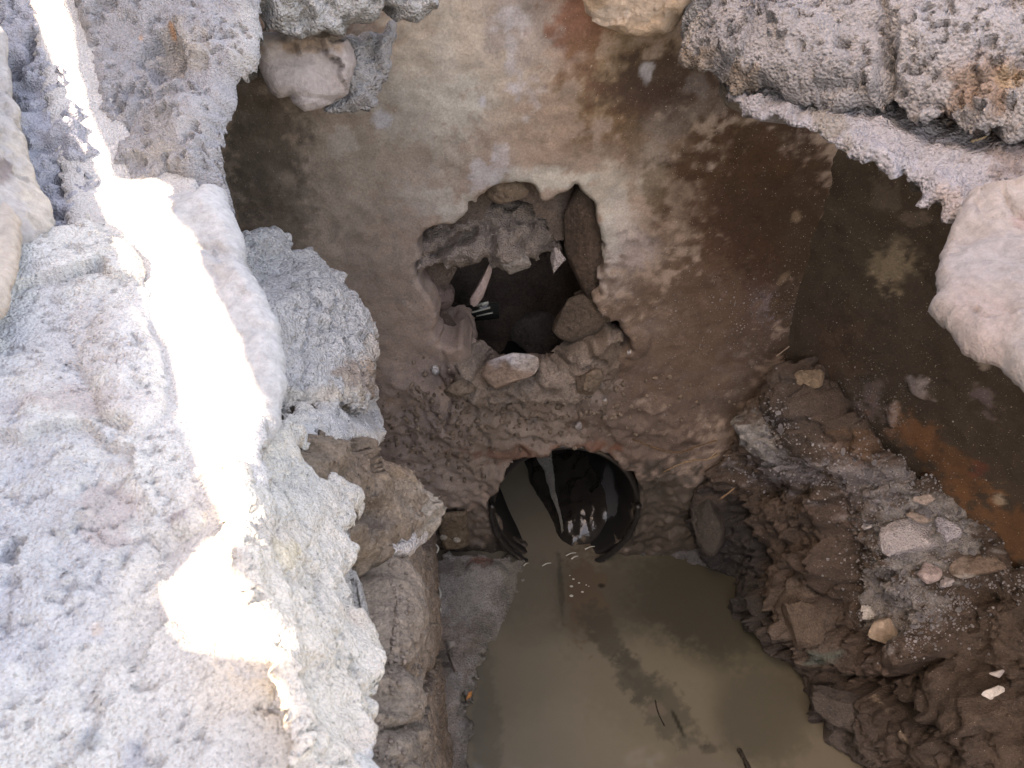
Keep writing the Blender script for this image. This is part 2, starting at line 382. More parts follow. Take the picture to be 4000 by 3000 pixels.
bwp = [
    (1150, 900, 420, 520, (0.278, 0.236, 0.198), .8, .5), (1000, 450, 190, 260, (0.146, 0.127, 0.109), .7, .5),
    (1800, 250, 420, 330, (0.369, 0.325, 0.278), .8, .6), (1750, 420, 260, 120, (0.378, 0.372, 0.335), .6, .8), (1500, 600, 350, 250, (0.242, 0.209, 0.173), .5, .6), (1740, 330, 60, 420, LT, .3, .9),
    (2100, 100, 240, 190, (0.230, 0.202, 0.192), .7, .6), (2260, 60, 130, 160, (0.202, 0.084, 0.052), .7, .7), (2150, 480, 260, 190, (0.255, 0.188, 0.147), .6, .8),
    (2450, 330, 260, 200, (0.150, 0.101, 0.054), .7, .7), (2620, 330, 300, 150, RED, .85, .5), (2520, 560, 260, 150, (0.119, 0.068, 0.038), .6, .8),
    (2400, 700, 200, 120, (0.240, 0.198, 0.163), .5, .7),
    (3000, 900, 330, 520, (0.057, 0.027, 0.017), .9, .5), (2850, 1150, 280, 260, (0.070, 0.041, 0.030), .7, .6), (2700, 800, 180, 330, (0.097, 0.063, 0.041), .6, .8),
    (2620, 480, 140, 85, (0.174, 0.140, 0.120), .8, .55, -40), (2760, 410, 110, 50, (0.303, 0.256, 0.213), .75, .6, -20), (2540, 640, 70, 130, (0.255, 0.214, 0.185), .6, .7, 20), (2920, 500, 55, 55, (0.335, 0.261, 0.190), .6, .6), (3060, 500, 40, 55, (0.280, 0.217, 0.170), .6, .6),
    (2470, 560, 45, 110, (0.100, 0.068, 0.042), .5, .7), (2560, 730, 55, 90, (0.090, 0.068, 0.037), .5, .7),
    (1700, 790, 150, 60, LT, .75, .6, 10), (1810, 830, 110, 60, LT, .7, .7, -25), (1490, 465, 42, 34, (0.382, 0.377, 0.400), .9, .3), (1330, 545, 50, 60, (0.374, 0.348, 0.319), .5, .6), (1210, 640, 50, 40, (0.358, 0.305, 0.262), .4, .7),
    (2380, 760, 110, 130, (0.373, 0.347, 0.306), .75, .5), (2100, 700, 200, 50, (0.378, 0.372, 0.335), .7, .6), (2390, 930, 75, 170, (0.379, 0.373, 0.349), .85, .5, 15), (2450, 870, 70, 110, (0.371, 0.321, 0.290), .6, .6), (2480, 1000, 110, 80, (0.277, 0.248, 0.251), .6, .8), (2390, 1110, 90, 70, (0.346, 0.306, 0.288), .6, .8),
    (1990, 215, 20, 120, (0.382, 0.377, 0.400), .5, 1.0), (2030, 330, 18, 60, (0.382, 0.377, 0.400), .4, 1.1), (1885, 400, 14, 24, (0.382, 0.377, 0.400), .9, .4), (1960, 640, 35, 70, (0.382, 0.377, 0.400), .5, 1.0), (2010, 80, 70, 40, (0.382, 0.377, 0.400), .5, 1.1), (2080, 380, 50, 60, (0.382, 0.377, 0.400), .4, 1.2), (1890, 690, 60, 60, (0.382, 0.377, 0.400), .6, .9),
    (2530, 280, 26, 45, (0.382, 0.377, 0.400), .8, .6), (2720, 340, 40, 50, (0.320, 0.291, 0.284), .7, .7), (3140, 1130, 60, 22, (0.358, 0.262, 0.192), .7, .5, -30), (3100, 970, 40, 18, (0.358, 0.262, 0.192), .6, .5, -50), (3120, 700, 30, 20, (0.278, 0.203, 0.155), .6, .5), (2660, 930, 30, 22, (0.308, 0.233, 0.186), .7, .5),
    (1620, 1000, 90, 300, (0.243, 0.202, 0.179), .5, .9), (1420, 1150, 150, 250, (0.203, 0.164, 0.138), .6, .6), (1680, 1380, 60, 260, (0.252, 0.191, 0.165), .4, 1.0),
    (3060, 1180, 200, 120, (0.234, 0.206, 0.233), .55, 1.1), (2700, 1400, 380, 330, (0.075, 0.052, 0.041), .75, .6), (2560, 1280, 80, 40, (0.288, 0.248, 0.240), .4, 1.1),
    (2000, 1700, 620, 230, MUD, .95, .4), (1650, 1650, 200, 320, (0.222, 0.179, 0.160), .6, .6), (1720, 1880, 220, 160, (0.241, 0.199, 0.171), .6, .5), (2500, 1650, 260, 200, (0.098, 0.069, 0.056), .7, .6),
    (2100, 1745, 300, 36, (0.142, 0.070, 0.046), .7, .8), (2250, 1722, 140, 26, (0.152, 0.061, 0.037), .5, 1.0), (2320, 1520, 80, 60, (0.230, 0.202, 0.192), .5, .8), (1780, 1300, 60, 200, (0.202, 0.152, 0.130), .5, .7),
    (2600, 1950, 260, 160, (0.051, 0.047, 0.043, 0.35), .95, .5), (1800, 2070, 200, 130, (0.115, 0.094, 0.076, 0.5), .9, .4), (1780, 2150, 250, 40, (0.025, 0.022, 0.019, 0.3), .9, .4)]
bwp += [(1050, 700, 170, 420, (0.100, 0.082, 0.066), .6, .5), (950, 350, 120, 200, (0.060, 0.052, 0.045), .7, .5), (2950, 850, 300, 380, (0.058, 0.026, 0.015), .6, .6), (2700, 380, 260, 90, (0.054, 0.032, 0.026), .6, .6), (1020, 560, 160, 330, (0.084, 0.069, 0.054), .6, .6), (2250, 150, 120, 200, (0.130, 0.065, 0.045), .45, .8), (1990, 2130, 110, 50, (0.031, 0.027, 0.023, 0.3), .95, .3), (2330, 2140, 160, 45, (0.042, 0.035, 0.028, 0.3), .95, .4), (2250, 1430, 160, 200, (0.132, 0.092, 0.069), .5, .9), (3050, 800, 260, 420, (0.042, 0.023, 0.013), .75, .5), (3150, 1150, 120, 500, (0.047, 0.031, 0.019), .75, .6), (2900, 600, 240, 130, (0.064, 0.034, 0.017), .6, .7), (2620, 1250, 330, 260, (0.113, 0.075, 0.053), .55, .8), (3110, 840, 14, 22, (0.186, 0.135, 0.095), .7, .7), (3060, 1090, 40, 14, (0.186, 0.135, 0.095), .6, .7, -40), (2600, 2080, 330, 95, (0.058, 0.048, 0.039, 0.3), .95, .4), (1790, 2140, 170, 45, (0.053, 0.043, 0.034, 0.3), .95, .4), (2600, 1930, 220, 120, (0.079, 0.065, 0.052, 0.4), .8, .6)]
bw = surf('back_wall', [(-.95, 1, -.08), (.47, 1, -.08), (.47, 1, 1.14), (-.40, 1, 1.14), (-.43, 1, 1.03), (-.95, 1, 1.03)], BW, M['wall'], (.262, .204, .168), step=.0034, edge=.009, R=.006, thick=.10,
          big=(.010, 7), med=(.0022, 60), holes=[hole3, pipehole], hmap=bw_h, paint=bwp, world=True, seed=3, efreq=30, back=(0, 1, 0), hback=.11, key='bw',
          bumps=[(1780, 1200, 60, 300, 0, .01), (2310, 1500, 70, 90, 0, .02), (2310, 1290, 110, 90, 20, .018), (2480, 1340, 60, 60, 0, .01)],
          cracks=[([(1850, 1540), (1860, 1640), (1900, 1700)], 10, .012), ([(2000, 1590), (2060, 1640), (2100, 1620)], 10, .012), ([(2230, 1450), (2240, 1560)], 9, .012), ([(1700, 1460), (1760, 1560), (1740, 1640)], 9, .01), ([(1950, 1700), (2050, 1680), (2160, 1700)], 8, .008)])
tag(bw, 'brown stained rendered wall facing the camera, with a ragged hole above the black pipe', 'wall')
# cavity behind the hole
v, f = ICO[5]; v = v*np.array([.25, .19, .32])*(1+.16*fbm(v, 2.2, 4, 5)+.03*fbm(v, 9, 3, 6))[:, None]+np.array([.005, 1.22, .60])
keep = (v[f].mean(1)[:, 1] > 1.055); f2 = f[keep][:, ::-1]; u_, inv = np.unique(f2, return_inverse=True)
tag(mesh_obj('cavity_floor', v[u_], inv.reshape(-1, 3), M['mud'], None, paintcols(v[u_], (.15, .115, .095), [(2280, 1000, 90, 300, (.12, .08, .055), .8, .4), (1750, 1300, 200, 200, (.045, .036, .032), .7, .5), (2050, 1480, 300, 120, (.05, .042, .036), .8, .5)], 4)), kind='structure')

# right wall (splays away from the corner)
cx0 = np.array([.44, 1.0]); cx1 = np.array([.757, .697]); dd = (cx1-cx0)/np.linalg.norm(cx1-cx0)
e1 = cx0-dd*.02; e2 = cx0+dd*1.1
RW = Plane((*cx0, 0), (*cx1, 0), (*cx0, 1))
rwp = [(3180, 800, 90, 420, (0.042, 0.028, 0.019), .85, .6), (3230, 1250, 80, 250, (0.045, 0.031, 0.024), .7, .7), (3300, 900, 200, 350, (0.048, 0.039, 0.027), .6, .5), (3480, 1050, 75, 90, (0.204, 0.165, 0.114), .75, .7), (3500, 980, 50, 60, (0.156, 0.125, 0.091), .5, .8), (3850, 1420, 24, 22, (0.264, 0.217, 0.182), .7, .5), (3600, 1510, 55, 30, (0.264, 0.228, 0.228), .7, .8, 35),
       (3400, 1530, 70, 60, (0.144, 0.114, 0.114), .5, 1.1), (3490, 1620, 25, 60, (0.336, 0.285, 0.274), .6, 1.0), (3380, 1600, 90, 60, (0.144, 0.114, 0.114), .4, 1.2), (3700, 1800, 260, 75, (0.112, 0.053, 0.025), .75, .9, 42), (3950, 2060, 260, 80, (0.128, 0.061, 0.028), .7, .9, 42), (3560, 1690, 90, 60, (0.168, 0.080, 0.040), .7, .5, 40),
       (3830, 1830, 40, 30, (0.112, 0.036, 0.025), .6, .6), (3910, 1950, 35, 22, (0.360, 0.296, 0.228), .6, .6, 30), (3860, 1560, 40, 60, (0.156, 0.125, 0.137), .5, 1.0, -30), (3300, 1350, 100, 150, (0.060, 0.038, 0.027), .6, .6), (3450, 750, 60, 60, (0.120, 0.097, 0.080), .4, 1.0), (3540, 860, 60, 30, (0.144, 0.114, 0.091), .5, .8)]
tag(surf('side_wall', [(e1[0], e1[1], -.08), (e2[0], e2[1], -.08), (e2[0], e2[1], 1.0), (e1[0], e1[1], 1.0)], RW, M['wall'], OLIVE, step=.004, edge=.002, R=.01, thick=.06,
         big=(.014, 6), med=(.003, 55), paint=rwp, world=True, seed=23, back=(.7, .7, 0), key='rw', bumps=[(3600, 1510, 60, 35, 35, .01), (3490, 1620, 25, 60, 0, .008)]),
    'dark olive rendered wall on the right, rusty orange along its foot', 'wall')

# left wall
LWp = Plane((-.157, 1, 0), (-.105, .558, 0), (-.157, 1, 1))
lp = [(-.165, 1.06, -.08), (-.05, .1, -.08), (-.03, -.1, -.08), (-.03, -.1, .80), (-.06, .2, .84), (-.09, .45, .80), (-.11, .56, .64), (-.14, .70, .38), (-.15, .85, .22), (-.165, 1.06, .16)]
lw = surf('left_wall', lp, LWp, M['mud'], (0.244, 0.195, 0.15), step=.0034, edge=.006, R=.02, thick=.25, big=(.009, 8), med=(.004, 45), nod=(.0035, 110), pits=(.008, 70, .25), paint=[
    (1500, 2500, 250, 500, (0.309, 0.244, 0.188), .6, .6), (1450, 2700, 60, 200, (0.357, 0.293, 0.227), .5, .6), (1690, 2050, 60, 90, (0.163, 0.13, 0.114), .7, .5), (1600, 1800, 200, 200, (0.244, 0.195, 0.155), .6, .5)],
    world=True, fac=(13, .12, .0015), seed=33, back=(-1, -.1, 0), key='lw', cracks=[([(1560, 2870), (1620, 2820), (1700, 2600), (1730, 2540)], 10, .02), ([(1500, 2550), (1600, 2600), (1650, 2760)], 8, .01)],
    bumps=[(1600, 2420, 130, 180, 0, .006)])
tag(lw, 'brown mud caked masonry wall dropping to the water on the left', 'wall')

# outer shell of the chamber (far left and behind the camera)
bx = []; 
def quadwall(name, a, b, z0, z1, col):
    n = 24; V = []; F = []
    for i in range(n+1):
        for j in range(n+1):
            p = np.array([a[0]+(b[0]-a[0])*i/n, a[1]+(b[1]-a[1])*i/n, z0+(z1-z0)*j/n]); V.append(p)
    V = np.array(V); V = V+.02*np.stack([fbm(V, 5, 3, 71), fbm(V, 5, 3, 72), V[:, 0]*0], -1)
    for i in range(n):
        for j in range(n): F.append((i*(n+1)+j, (i+1)*(n+1)+j, (i+1)*(n+1)+j+1, i*(n+1)+j+1))
    return tag(mesh_obj(name, V, F, M['mud'], None, np.tile([*col, 1], (len(V), 1))), kind='structure')
quadwall('earth_face', (-.9, 1.02), (-.9, -1.0), -.08, 1.01, (.36, .32, .28))
quadwall('earth_face', (-.9, -1.0), (.5, -1.4), -.08, 1.01, (.36, .32, .28))
quadwall('earth_face', (.5, -1.4), (1.5, -.2), -.08, 1.01, (.36, .32, .28))

# ------------------------------------------------------------------ water and bed
def water_mat():
    m = bpy.data.materials.new('murky_water'); m.use_nodes = True; n = m.node_tree.nodes; L = m.node_tree.links; b = n['Principled BSDF']
    at = n.new('ShaderNodeAttribute'); at.attribute_name = 'Col'; L.new(at.outputs['Color'], b.inputs['Base Color'])
    b.inputs['Roughness'].default_value = .10; b.inputs['IOR'].default_value = 1.33
    tc = n.new('ShaderNodeTexCoord'); nz = n.new('ShaderNodeTexNoise'); nz.inputs['Scale'].default_value = 14; nz.inputs['Detail'].default_value = 2; L.new(tc.outputs['Object'], nz.inputs[0])
    bp = n.new('ShaderNodeBump'); bp.inputs['Strength'].default_value = .25; bp.inputs['Distance'].default_value = .01; L.new(nz.outputs[0], bp.inputs['Height']); L.new(bp.outputs[0], b.inputs['Normal'])
    return m
M['water'] = water_mat()
n1, n2 = 380, 560
U, Vv = np.meshgrid(np.linspace(-.3, .85, n1), np.linspace(-.1, 1.25, n2), indexing='ij')
P = np.stack([U.ravel(), Vv.ravel(), np.zeros(n1*n2)], -1)
I = np.arange(n1*n2).reshape(n1, n2); F = np.stack([I[:-1, :-1].ravel(), I[1:, :-1].ravel(), I[1:, 1:].ravel(), I[:-1, 1:].ravel()], -1)
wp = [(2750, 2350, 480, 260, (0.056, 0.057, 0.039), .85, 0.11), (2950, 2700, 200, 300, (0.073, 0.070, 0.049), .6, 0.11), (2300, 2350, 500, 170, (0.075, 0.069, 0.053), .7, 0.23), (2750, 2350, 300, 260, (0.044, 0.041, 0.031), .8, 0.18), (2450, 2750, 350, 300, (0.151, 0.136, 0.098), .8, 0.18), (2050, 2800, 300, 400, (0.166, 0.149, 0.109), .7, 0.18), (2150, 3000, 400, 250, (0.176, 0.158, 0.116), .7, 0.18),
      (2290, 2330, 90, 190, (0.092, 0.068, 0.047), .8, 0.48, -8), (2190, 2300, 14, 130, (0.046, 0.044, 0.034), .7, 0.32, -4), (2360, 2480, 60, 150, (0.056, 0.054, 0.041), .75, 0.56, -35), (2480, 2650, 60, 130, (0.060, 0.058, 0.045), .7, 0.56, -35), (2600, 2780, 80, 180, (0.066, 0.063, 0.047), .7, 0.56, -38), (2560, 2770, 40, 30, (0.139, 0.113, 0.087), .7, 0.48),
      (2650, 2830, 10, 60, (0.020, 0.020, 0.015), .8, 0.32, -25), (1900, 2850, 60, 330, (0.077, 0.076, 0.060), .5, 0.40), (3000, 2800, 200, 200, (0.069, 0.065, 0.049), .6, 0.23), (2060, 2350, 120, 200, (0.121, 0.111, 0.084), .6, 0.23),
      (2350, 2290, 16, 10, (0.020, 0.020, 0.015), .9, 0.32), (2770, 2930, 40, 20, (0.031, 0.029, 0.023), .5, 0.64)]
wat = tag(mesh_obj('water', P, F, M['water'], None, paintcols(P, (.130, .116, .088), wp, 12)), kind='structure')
V = np.array([(-.9, -1.5, -.06), (1.6, -1.5, -.06), (1.6, 1.3, -.06), (-.9, 1.3, -.06)])
tag(mesh_obj('stream_bed', V, [(0, 1, 2, 3)], M['mud'], None, np.tile([.08, .065, .05, 1], (4, 1)), smooth=False), kind='structure')

# grey silt beach on the left, sloping into the water
SP = Plane(Pz(1700, 2190, .025), Pz(2050, 2200, .003), Pz(1850, 2990, .003))
tag(surf('silt_bank', [(1640, 2160), (1900, 2165), (2070, 2190), (2030, 2290), (1960, 2430), (1900, 2560), (1850, 2650), (1835, 2800), (1850, 3000), (1900, 3200), (1600, 3250), (1640, 2800), (1650, 2400)], SP, M['mud'], (0.263, 0.250, 0.228), step=.0028, edge=.014, R=.005, thick=.04,
         big=(.008, 12), med=(.0035, 70), alpha=.45, seed=41, key='silt', paint=[(2010, 2300, 70, 200, (0.175, 0.161, 0.131), .8, .7), (1900, 2560, 60, 160, (0.175, 0.161, 0.131), .8, .7), (1850, 2850, 50, 260, (0.175, 0.161, 0.131), .8, .7), (1750, 2560, 100, 160, (0.210, 0.166, 0.131), .6, .7), (1700, 2900, 140, 200, (0.280, 0.236, 0.193), .7, .5), (1740, 2210, 160, 40, (0.088, 0.070, 0.060), .6, .6), (1870, 2200, 40, 20, (0.350, 0.123, 0.070), .4, 1.0), (1840, 2900, 60, 200, (0.149, 0.140, 0.123), .6, .5)],
         bumps=[(1900, 2230, 80, 40, 0, .012), (1740, 2700, 60, 120, 0, .012)]), kind='structure')

# ================================================================== PIPE
pipe = empty('drain_pipe', (PC[0], .96, 0)); tag(pipe, 'black corrugated plastic pipe coming out at the foot of the back wall', 'pipe')
AX = np.array([-.33, .944, 0.0]); AX /= np.linalg.norm(AX)
def pm(name, col, rough, bump=0, bs=100):
    m = bpy.data.materials.new(name); m.use_nodes = True; b = m.node_tree.nodes['Principled BSDF']; b.inputs['Base Color'].default_value = (*col, 1); b.inputs['Roughness'].default_value = rough
    if bump:
        n = m.node_tree.nodes; L = m.node_tree.links; tc = n.new('ShaderNodeTexCoord'); z = n.new('ShaderNodeTexNoise'); z.inputs['Scale'].default_value = bs; z.inputs['Detail'].default_value = 4
        L.new(tc.outputs['Object'], z.inputs[0]); bp = n.new('ShaderNodeBump'); bp.inputs['Strength'].default_value = bump; bp.inputs['Distance'].default_value = .003; L.new(z.outputs[0], bp.inputs['Height']); L.new(bp.outputs[0], b.inputs['Normal'])
    return m
M['pipe'] = pm('black_plastic', (.018, .017, .016), .28, .5, 60); M['pipein'] = pm('black_plastic_inside', (.014, .014, .014), .35, .3, 30); M['sludge'] = pm('wet_sludge', (.02, .018, .016), .12, .6, 60)
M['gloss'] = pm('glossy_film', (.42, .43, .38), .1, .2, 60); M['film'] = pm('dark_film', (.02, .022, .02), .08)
def tubeshell(name, rings, m, parent, close=False):
    n = 72; V = []; F = []
    for c, rx, rz in rings:
        for k in range(n):
            a = 2*math.pi*k/n; V.append((c[0]+rx*math.cos(a), c[1], c[2]+rz*math.sin(a)))
    for i in range(len(rings)-1):
        for k in range(n): F.append((i*n+k, i*n+(k+1) % n, (i+1)*n+(k+1) % n, (i+1)*n+k))
    return mesh_obj(name, V, F, m, parent)
ins = []
for i in range(60):
    t = i*.02; q = PC+AX*t; w = 1+.004*math.cos(i*1.1); ins.append((q, PR[0]*.94*w, PR[1]*.95*w))
tubeshell('pipe_inside', ins, M['pipein'], pipe)
q0 = np.array([PC[0], PC[1], PC[2]])
tubeshell('pipe_end', [(q0, PR[0]*.94, PR[1]*.95), (q0+[0, -.006, 0], PR[0]*.955, PR[1]*.965), (q0+[0, -.006, 0], PR[0]*.99, PR[1]*.99), (q0+[0, 0, 0], PR[0]*1.02, PR[1]*1.02), (q0+AX*.03, PR[0]*1.03, PR[1]*1.03), (q0+AX*.1, PR[0]*1.03, PR[1]*1.03)], M['pipe'], pipe)
# sludge tongue inside the pipe (right of the flow) and gravel strip
def ribbon(name, sec, m, col, t0, t1, n=40, parent=None, wob=.010, seed=5, alpha=1.0, taper=0):
    V = []; F = []; k = len(sec); SD = np.array([AX[1], -AX[0], 0])
    for i in range(n+1):
        t = t0+(t1-t0)*i/n; w = 1
        if taper: w = min(1.5, .30+2.2*i/n)
        for (s, z) in sec: s = sec[0][0]+(s-sec[0][0])*w; z = sec[0][1]+(z-sec[0][1])*w; V.append(np.array([PC[0], PC[1], 0])+AX*t+SD*s*w+np.array([0, 0, z]))
    V = np.array(V); V = V+wob*np.stack([fbm(V, 20, 3, seed), V[:, 0]*0, fbm(V, 30, 3, seed+1)], -1)
    for i in range(n):
        for j in range(k-1): F.append((i*k+j, i*k+j+1, (i+1)*k+j+1, (i+1)*k+j))
    return mesh_obj(name, V, F, m, parent, np.tile([*col, alpha], (len(V), 1)))
ss_ = np.linspace(.004, .125, 34); zz_ = np.interp(ss_, [.004, .010, .018, .028, .045, .06, .09, .125], [-.03, .004, .018, .028, .034, .045, .062, .09])
sl1 = ribbon('sludge_tongue', list(zip(ss_, zz_)), M['sludge'], (.01, .01, .01), -.012, .9, n=150, wob=.012)
V_ = np.array([v.co[:] for v in sl1.data.vertices])+np.array(sl1.location); tt_ = (V_-np.array([PC[0], PC[1], 0]))@AX
for v, t_ in zip(sl1.data.vertices, tt_): v.co.z -= .075*math.exp(-max(t_+.012, 0)/.022)
tag(sl1, 'glossy black sludge lying along the bottom of the pipe', 'sludge')
gr = ribbon('grit_strip', [(.040, .034), (.044, .043), (.052, .046), (.064, .050), (.075, .056)], M['mud'], (.30, .30, .27), .02, .8, n=160, wob=.008, seed=9, alpha=.35, taper=1)
tag(gr, 'pale wet grit strip lying on the black sludge in the pipe', 'grit')
SDV = np.array([AX[1], -AX[0], 0])
la = [math.radians(a_) for a_ in np.linspace(172, 368, 30)]
lip = tube('pipe_lip', [np.array([PC[0]+PR[0]*.985*math.cos(a_), .962+.012*abs(math.cos(a_)), PC[2]+PR[1]*.985*math.sin(a_)]) for a_ in la], .0065, .0065, M['pipe'], (.02, .02, .02), seg=10, sub=3, parent=pipe)
SDV = np.array([AX[1], -AX[0], 0])
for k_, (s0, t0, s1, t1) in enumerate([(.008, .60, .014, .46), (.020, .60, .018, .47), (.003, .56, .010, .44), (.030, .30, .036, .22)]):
    tag(tube('modelled_glint', [np.array([PC[0], PC[1], .034])+AX*t0+SDV*s0, np.array([PC[0], PC[1], .034])+AX*t1+SDV*s1], .0022, .0012, M['gloss'], (.6, .6, .6)), 'short modelled glint of reflected light deep inside the black pipe', 'modelled glint', 'modelled glints inside the pipe')  # pale glossy tubes standing in for light reflected from the pipe's far opening
# film patch on the right inside of the pipe
V = []; F = []
for i in range(16):
    for j in range(16):
        t = .03+.10*i/15; a = math.radians(-38+40*j/15); V.append(PC+AX*t+np.array([PR[0]*.925*math.cos(a), 0, PR[1]*.935*math.sin(a)]))
V = np.array(V); nz = fbm(V, 26, 3, 3)
for i in range(15):
    for j in range(15):
        e = math.hypot((i-7)/8, (j-7)/8)+nz[i*16+j]*.9
        if e < .8: F.append((i*16+j, i*16+j+1, (i+1)*16+j+1, (i+1)*16+j))
M['silt'] = pm('dried_silt', (.075, .078, .085), .6, .5, 80)
mesh_obj('silt_stain', V, F, M['silt'], pipe)

# ================================================================== LEFT RIM
MO = M['mortar']; ST = M['stone']
# ledge catching the sun
tag(surf('sunlit_ledge', [(40, -520), (300, -520), (420, 300), (560, 640), (760, 680), (900, 1000), (1090, 1640), (1010, 2050), (1080, 2250), (1150, 2560), (1300, 2850), (1250, 2950), (1050, 2650), (650, 2620), (560, 2300), (760, 2050), (600, 1600), (450, 1200), (300, 900), (200, 500)],
         pz((300, 300, 1.049), (700, 1400, 1.050), (1200, 2600, 1.047)), M['near'], (.5, .49, .48), step=.003, edge=.004, R=.006, thick=.05, dctl=[Dz(700, 1400, 1.050), Dz(1200, 2600, 1.051), Dz(950, 1850, 1.052), Dz(500, 720, 1.050), Dz(380, 500, 1.072), Dz(300, 300, 1.093), Dz(200, 0, 1.128), Dz(150, -400, 1.165), Dz(500, 1000, 1.048), Dz(900, 1000, 1.050), Dz(600, 2600, 1.050), Dz(1320, 2920, 1.043), Dz(1100, 2400, 1.052), Dz(600, 2200, 1.050), Dz(850, 2300, 1.053)], big=(.002, 14), med=(.001, 70), seed=50, key='ledge'),
    'pale mortar ledge lit white by the sun between the two left slabs', 'ledge')
tag(surf('crumbly_mortar', [(-450, -520), (130, -520), (200, 60), (250, 300), (335, 500), (400, 700), (400, 800), (330, 900), (200, 930), (100, 830), (20, 480), (-100, 100), (-300, 50)], pz((50, 200, 1.105), (300, 300, 1.092), (250, 830, 1.046)), M['near'], (.33, .34, .38), step=.0020, edge=.006, R=.014, thick=.07,
         big=(.022, 22), med=(.008, 60), nod=(.010, 90), pits=(.02, 60, .12), seed=51, key='L2'), 'dark grey crumbly mortar lumps left of the sunlit strip, top left corner', 'mortar')
tag(surf('stone_slab', [(-300, 60), (10, 60), (60, 230), (110, 430), (160, 620), (240, 800), (270, 900), (210, 990), (120, 1000), (60, 1120), (0, 1320), (-300, 1500)], pz((0, 300, 1.118), (200, 850, 1.064), (0, 1200, 1.072)), ST, (.36, .345, .34), step=.0022, edge=.002, R=.012, thick=.05,
         big=(.008, 14), med=(0.0048, 60), nod=(.0012, 90), pits=(.006, 40, .3), fac=(14, .12, .001), seed=52, paint=[(150, 750, 60, 330, (.43, .39, .34), .7, .5, -15), (20, 640, 60, 50, (.12, .09, .09), .7, .6)]), 'smooth tan edged stone slab at the left border of the picture', 'stone')
tag(surf('stone_chip', [(-300, 660), (20, 700), (80, 830), (92, 920), (70, 1040), (20, 1200), (-300, 1340)], pz((0, 750, 1.088), (80, 900, 1.084), (0, 1150, 1.088)), ST, (.40, .35, .31), step=.002, edge=.001, R=.008, thick=.03, big=(.003, 20), med=(0.0016, 60), nod=(.0012, 90), seed=53), 'small pinkish stone chip overlapping the slab at the left border', 'stone')
L3 = surf('mortar_block', [(170, -500), (1010, -500), (985, 20), (1003, 175), (965, 240), (912, 285), (895, 380), (872, 500), (850, 600), (862, 700), (890, 800), (760, 800), (640, 720), (470, 715), (435, 640), (400, 520), (340, 400), (300, 250), (270, 60)],
     pz((500, 100, 1.122), (900, 720, 1.055), (400, 720, 1.052)), M['near'], (0.296, 0.296, 0.312), step=.0018, edge=.0022, R=.018, thick=.11, big=(.016, 12), med=(.0045, 55), nod=(.0026, 260), pits=(.006, 170, .26), fac=(13, .08, .001), seed=54, key='L3',
     bumps=[(640, 210, 90, 110, -20, -.022, .4), (770, 230, 60, 40, 0, .006), (740, 520, 220, 160, 30, .01)], paint=[(700, 190, 120, 90, (0.368, 0.336, 0.304), .7, .6), (640, 520, 200, 150, (0.336, 0.320, 0.308), .5, .7), (660, 95, 14, 12, (0.480, 0.280, 0.176), .9, .4), (530, 120, 10, 8, (0.480, 0.320, 0.240), .8, .4), (950, 120, 60, 150, (0.376, 0.368, 0.360), .7, .5)])
tag(L3, 'large rough grey mortar block with a dished hollow, right of the sunlit strip', 'mortar')
tag(surf('smooth_stone', [(560, 760), (700, 690), (862, 700), (905, 830), (940, 930), (960, 1010), (1030, 1110), (1065, 1210), (1100, 1330), (1108, 1440), (1085, 1560), (1080, 1620), (1040, 1690), (980, 1750), (880, 1500), (680, 1100)],
         pz((800, 800, 1.062), (1090, 1400, 1.052), (900, 1400, 1.05)), ST, (.40, .40, .40), step=.0022, edge=.0016, R=.012, thick=.07, big=(.010, 14), med=(.002, 60), fac=(13, .10, .0008), seed=55, key='L4'), 'smooth whitish stone tapering downward beside the sunlit strip', 'stone')
tag(surf('concrete_slab', [(-300, 860), (60, 900), (300, 850), (420, 830), (500, 900), (575, 1080), (600, 1270), (680, 1380), (700, 1500), (745, 1620), (790, 1730), (830, 1880), (860, 2010), (895, 2075), (830, 2130), (770, 2210), (672, 2310), (720, 2400), (765, 2490), (900, 2515), (1090, 2535), (1140, 2600), (1180, 2720), (1350, 2860), (1460, 2940), (1560, 3080), (1560, 3400), (-300, 3400)],
         pz((200, 1200, 1.058), (800, 2000, 1.048), (300, 2900, 1.058)), M['near'], PALE, step=.00175, edge=.0025, R=.006, thick=.06, big=(.009, 11), med=(.003, 50), nod=(.0014, 330), pits=(.003, 280, .36), fac=(10, .09, .0012), seed=56, key='L5',
         bumps=[(500, 1450, 160, 300, -12, .012), (450, 2000, 150, 180, -30, -.006), (760, 2060, 90, 60, 0, .008)], cracks=[([(400, 1660), (450, 1680), (500, 1695)], 9, .010), ([(490, 2190), (500, 2160)], 8, .008), ([(380, 2270), (420, 2210)], 6, .008), ([(560, 2090), (640, 2150), (900, 2100)], 14, .004)],
         paint=[(200, 2200, 280, 500, (0.405, 0.422, 0.451), .7, .6), (250, 1350, 250, 250, (0.458, 0.449, 0.459), .6, .6), (430, 2000, 130, 130, (0.405, 0.352, 0.34), .7, .7), (300, 1600, 300, 60, (0.387, 0.334, 0.323), .6, .7), (550, 1450, 170, 300, (0.554, 0.546, 0.544), .6, .5), (700, 2030, 50, 30, (0.334, 0.299, 0.306), .7, .6), (1000, 2700, 250, 140, (0.528, 0.493, 0.442), .6, .6), (350, 2880, 40, 40, (0.352, 0.387, 0.408), .8, .4), (530, 2950, 50, 60, (0.37, 0.387, 0.425), .7, .5), (380, 2460, 20, 22, (0.528, 0.44, 0.383), .8, .4), (10, 2000, 80, 900, (0.414, 0.431, 0.468), .5, .6)]),
    'broad pale broken concrete slab filling the lower left of the picture', 'concrete slab')
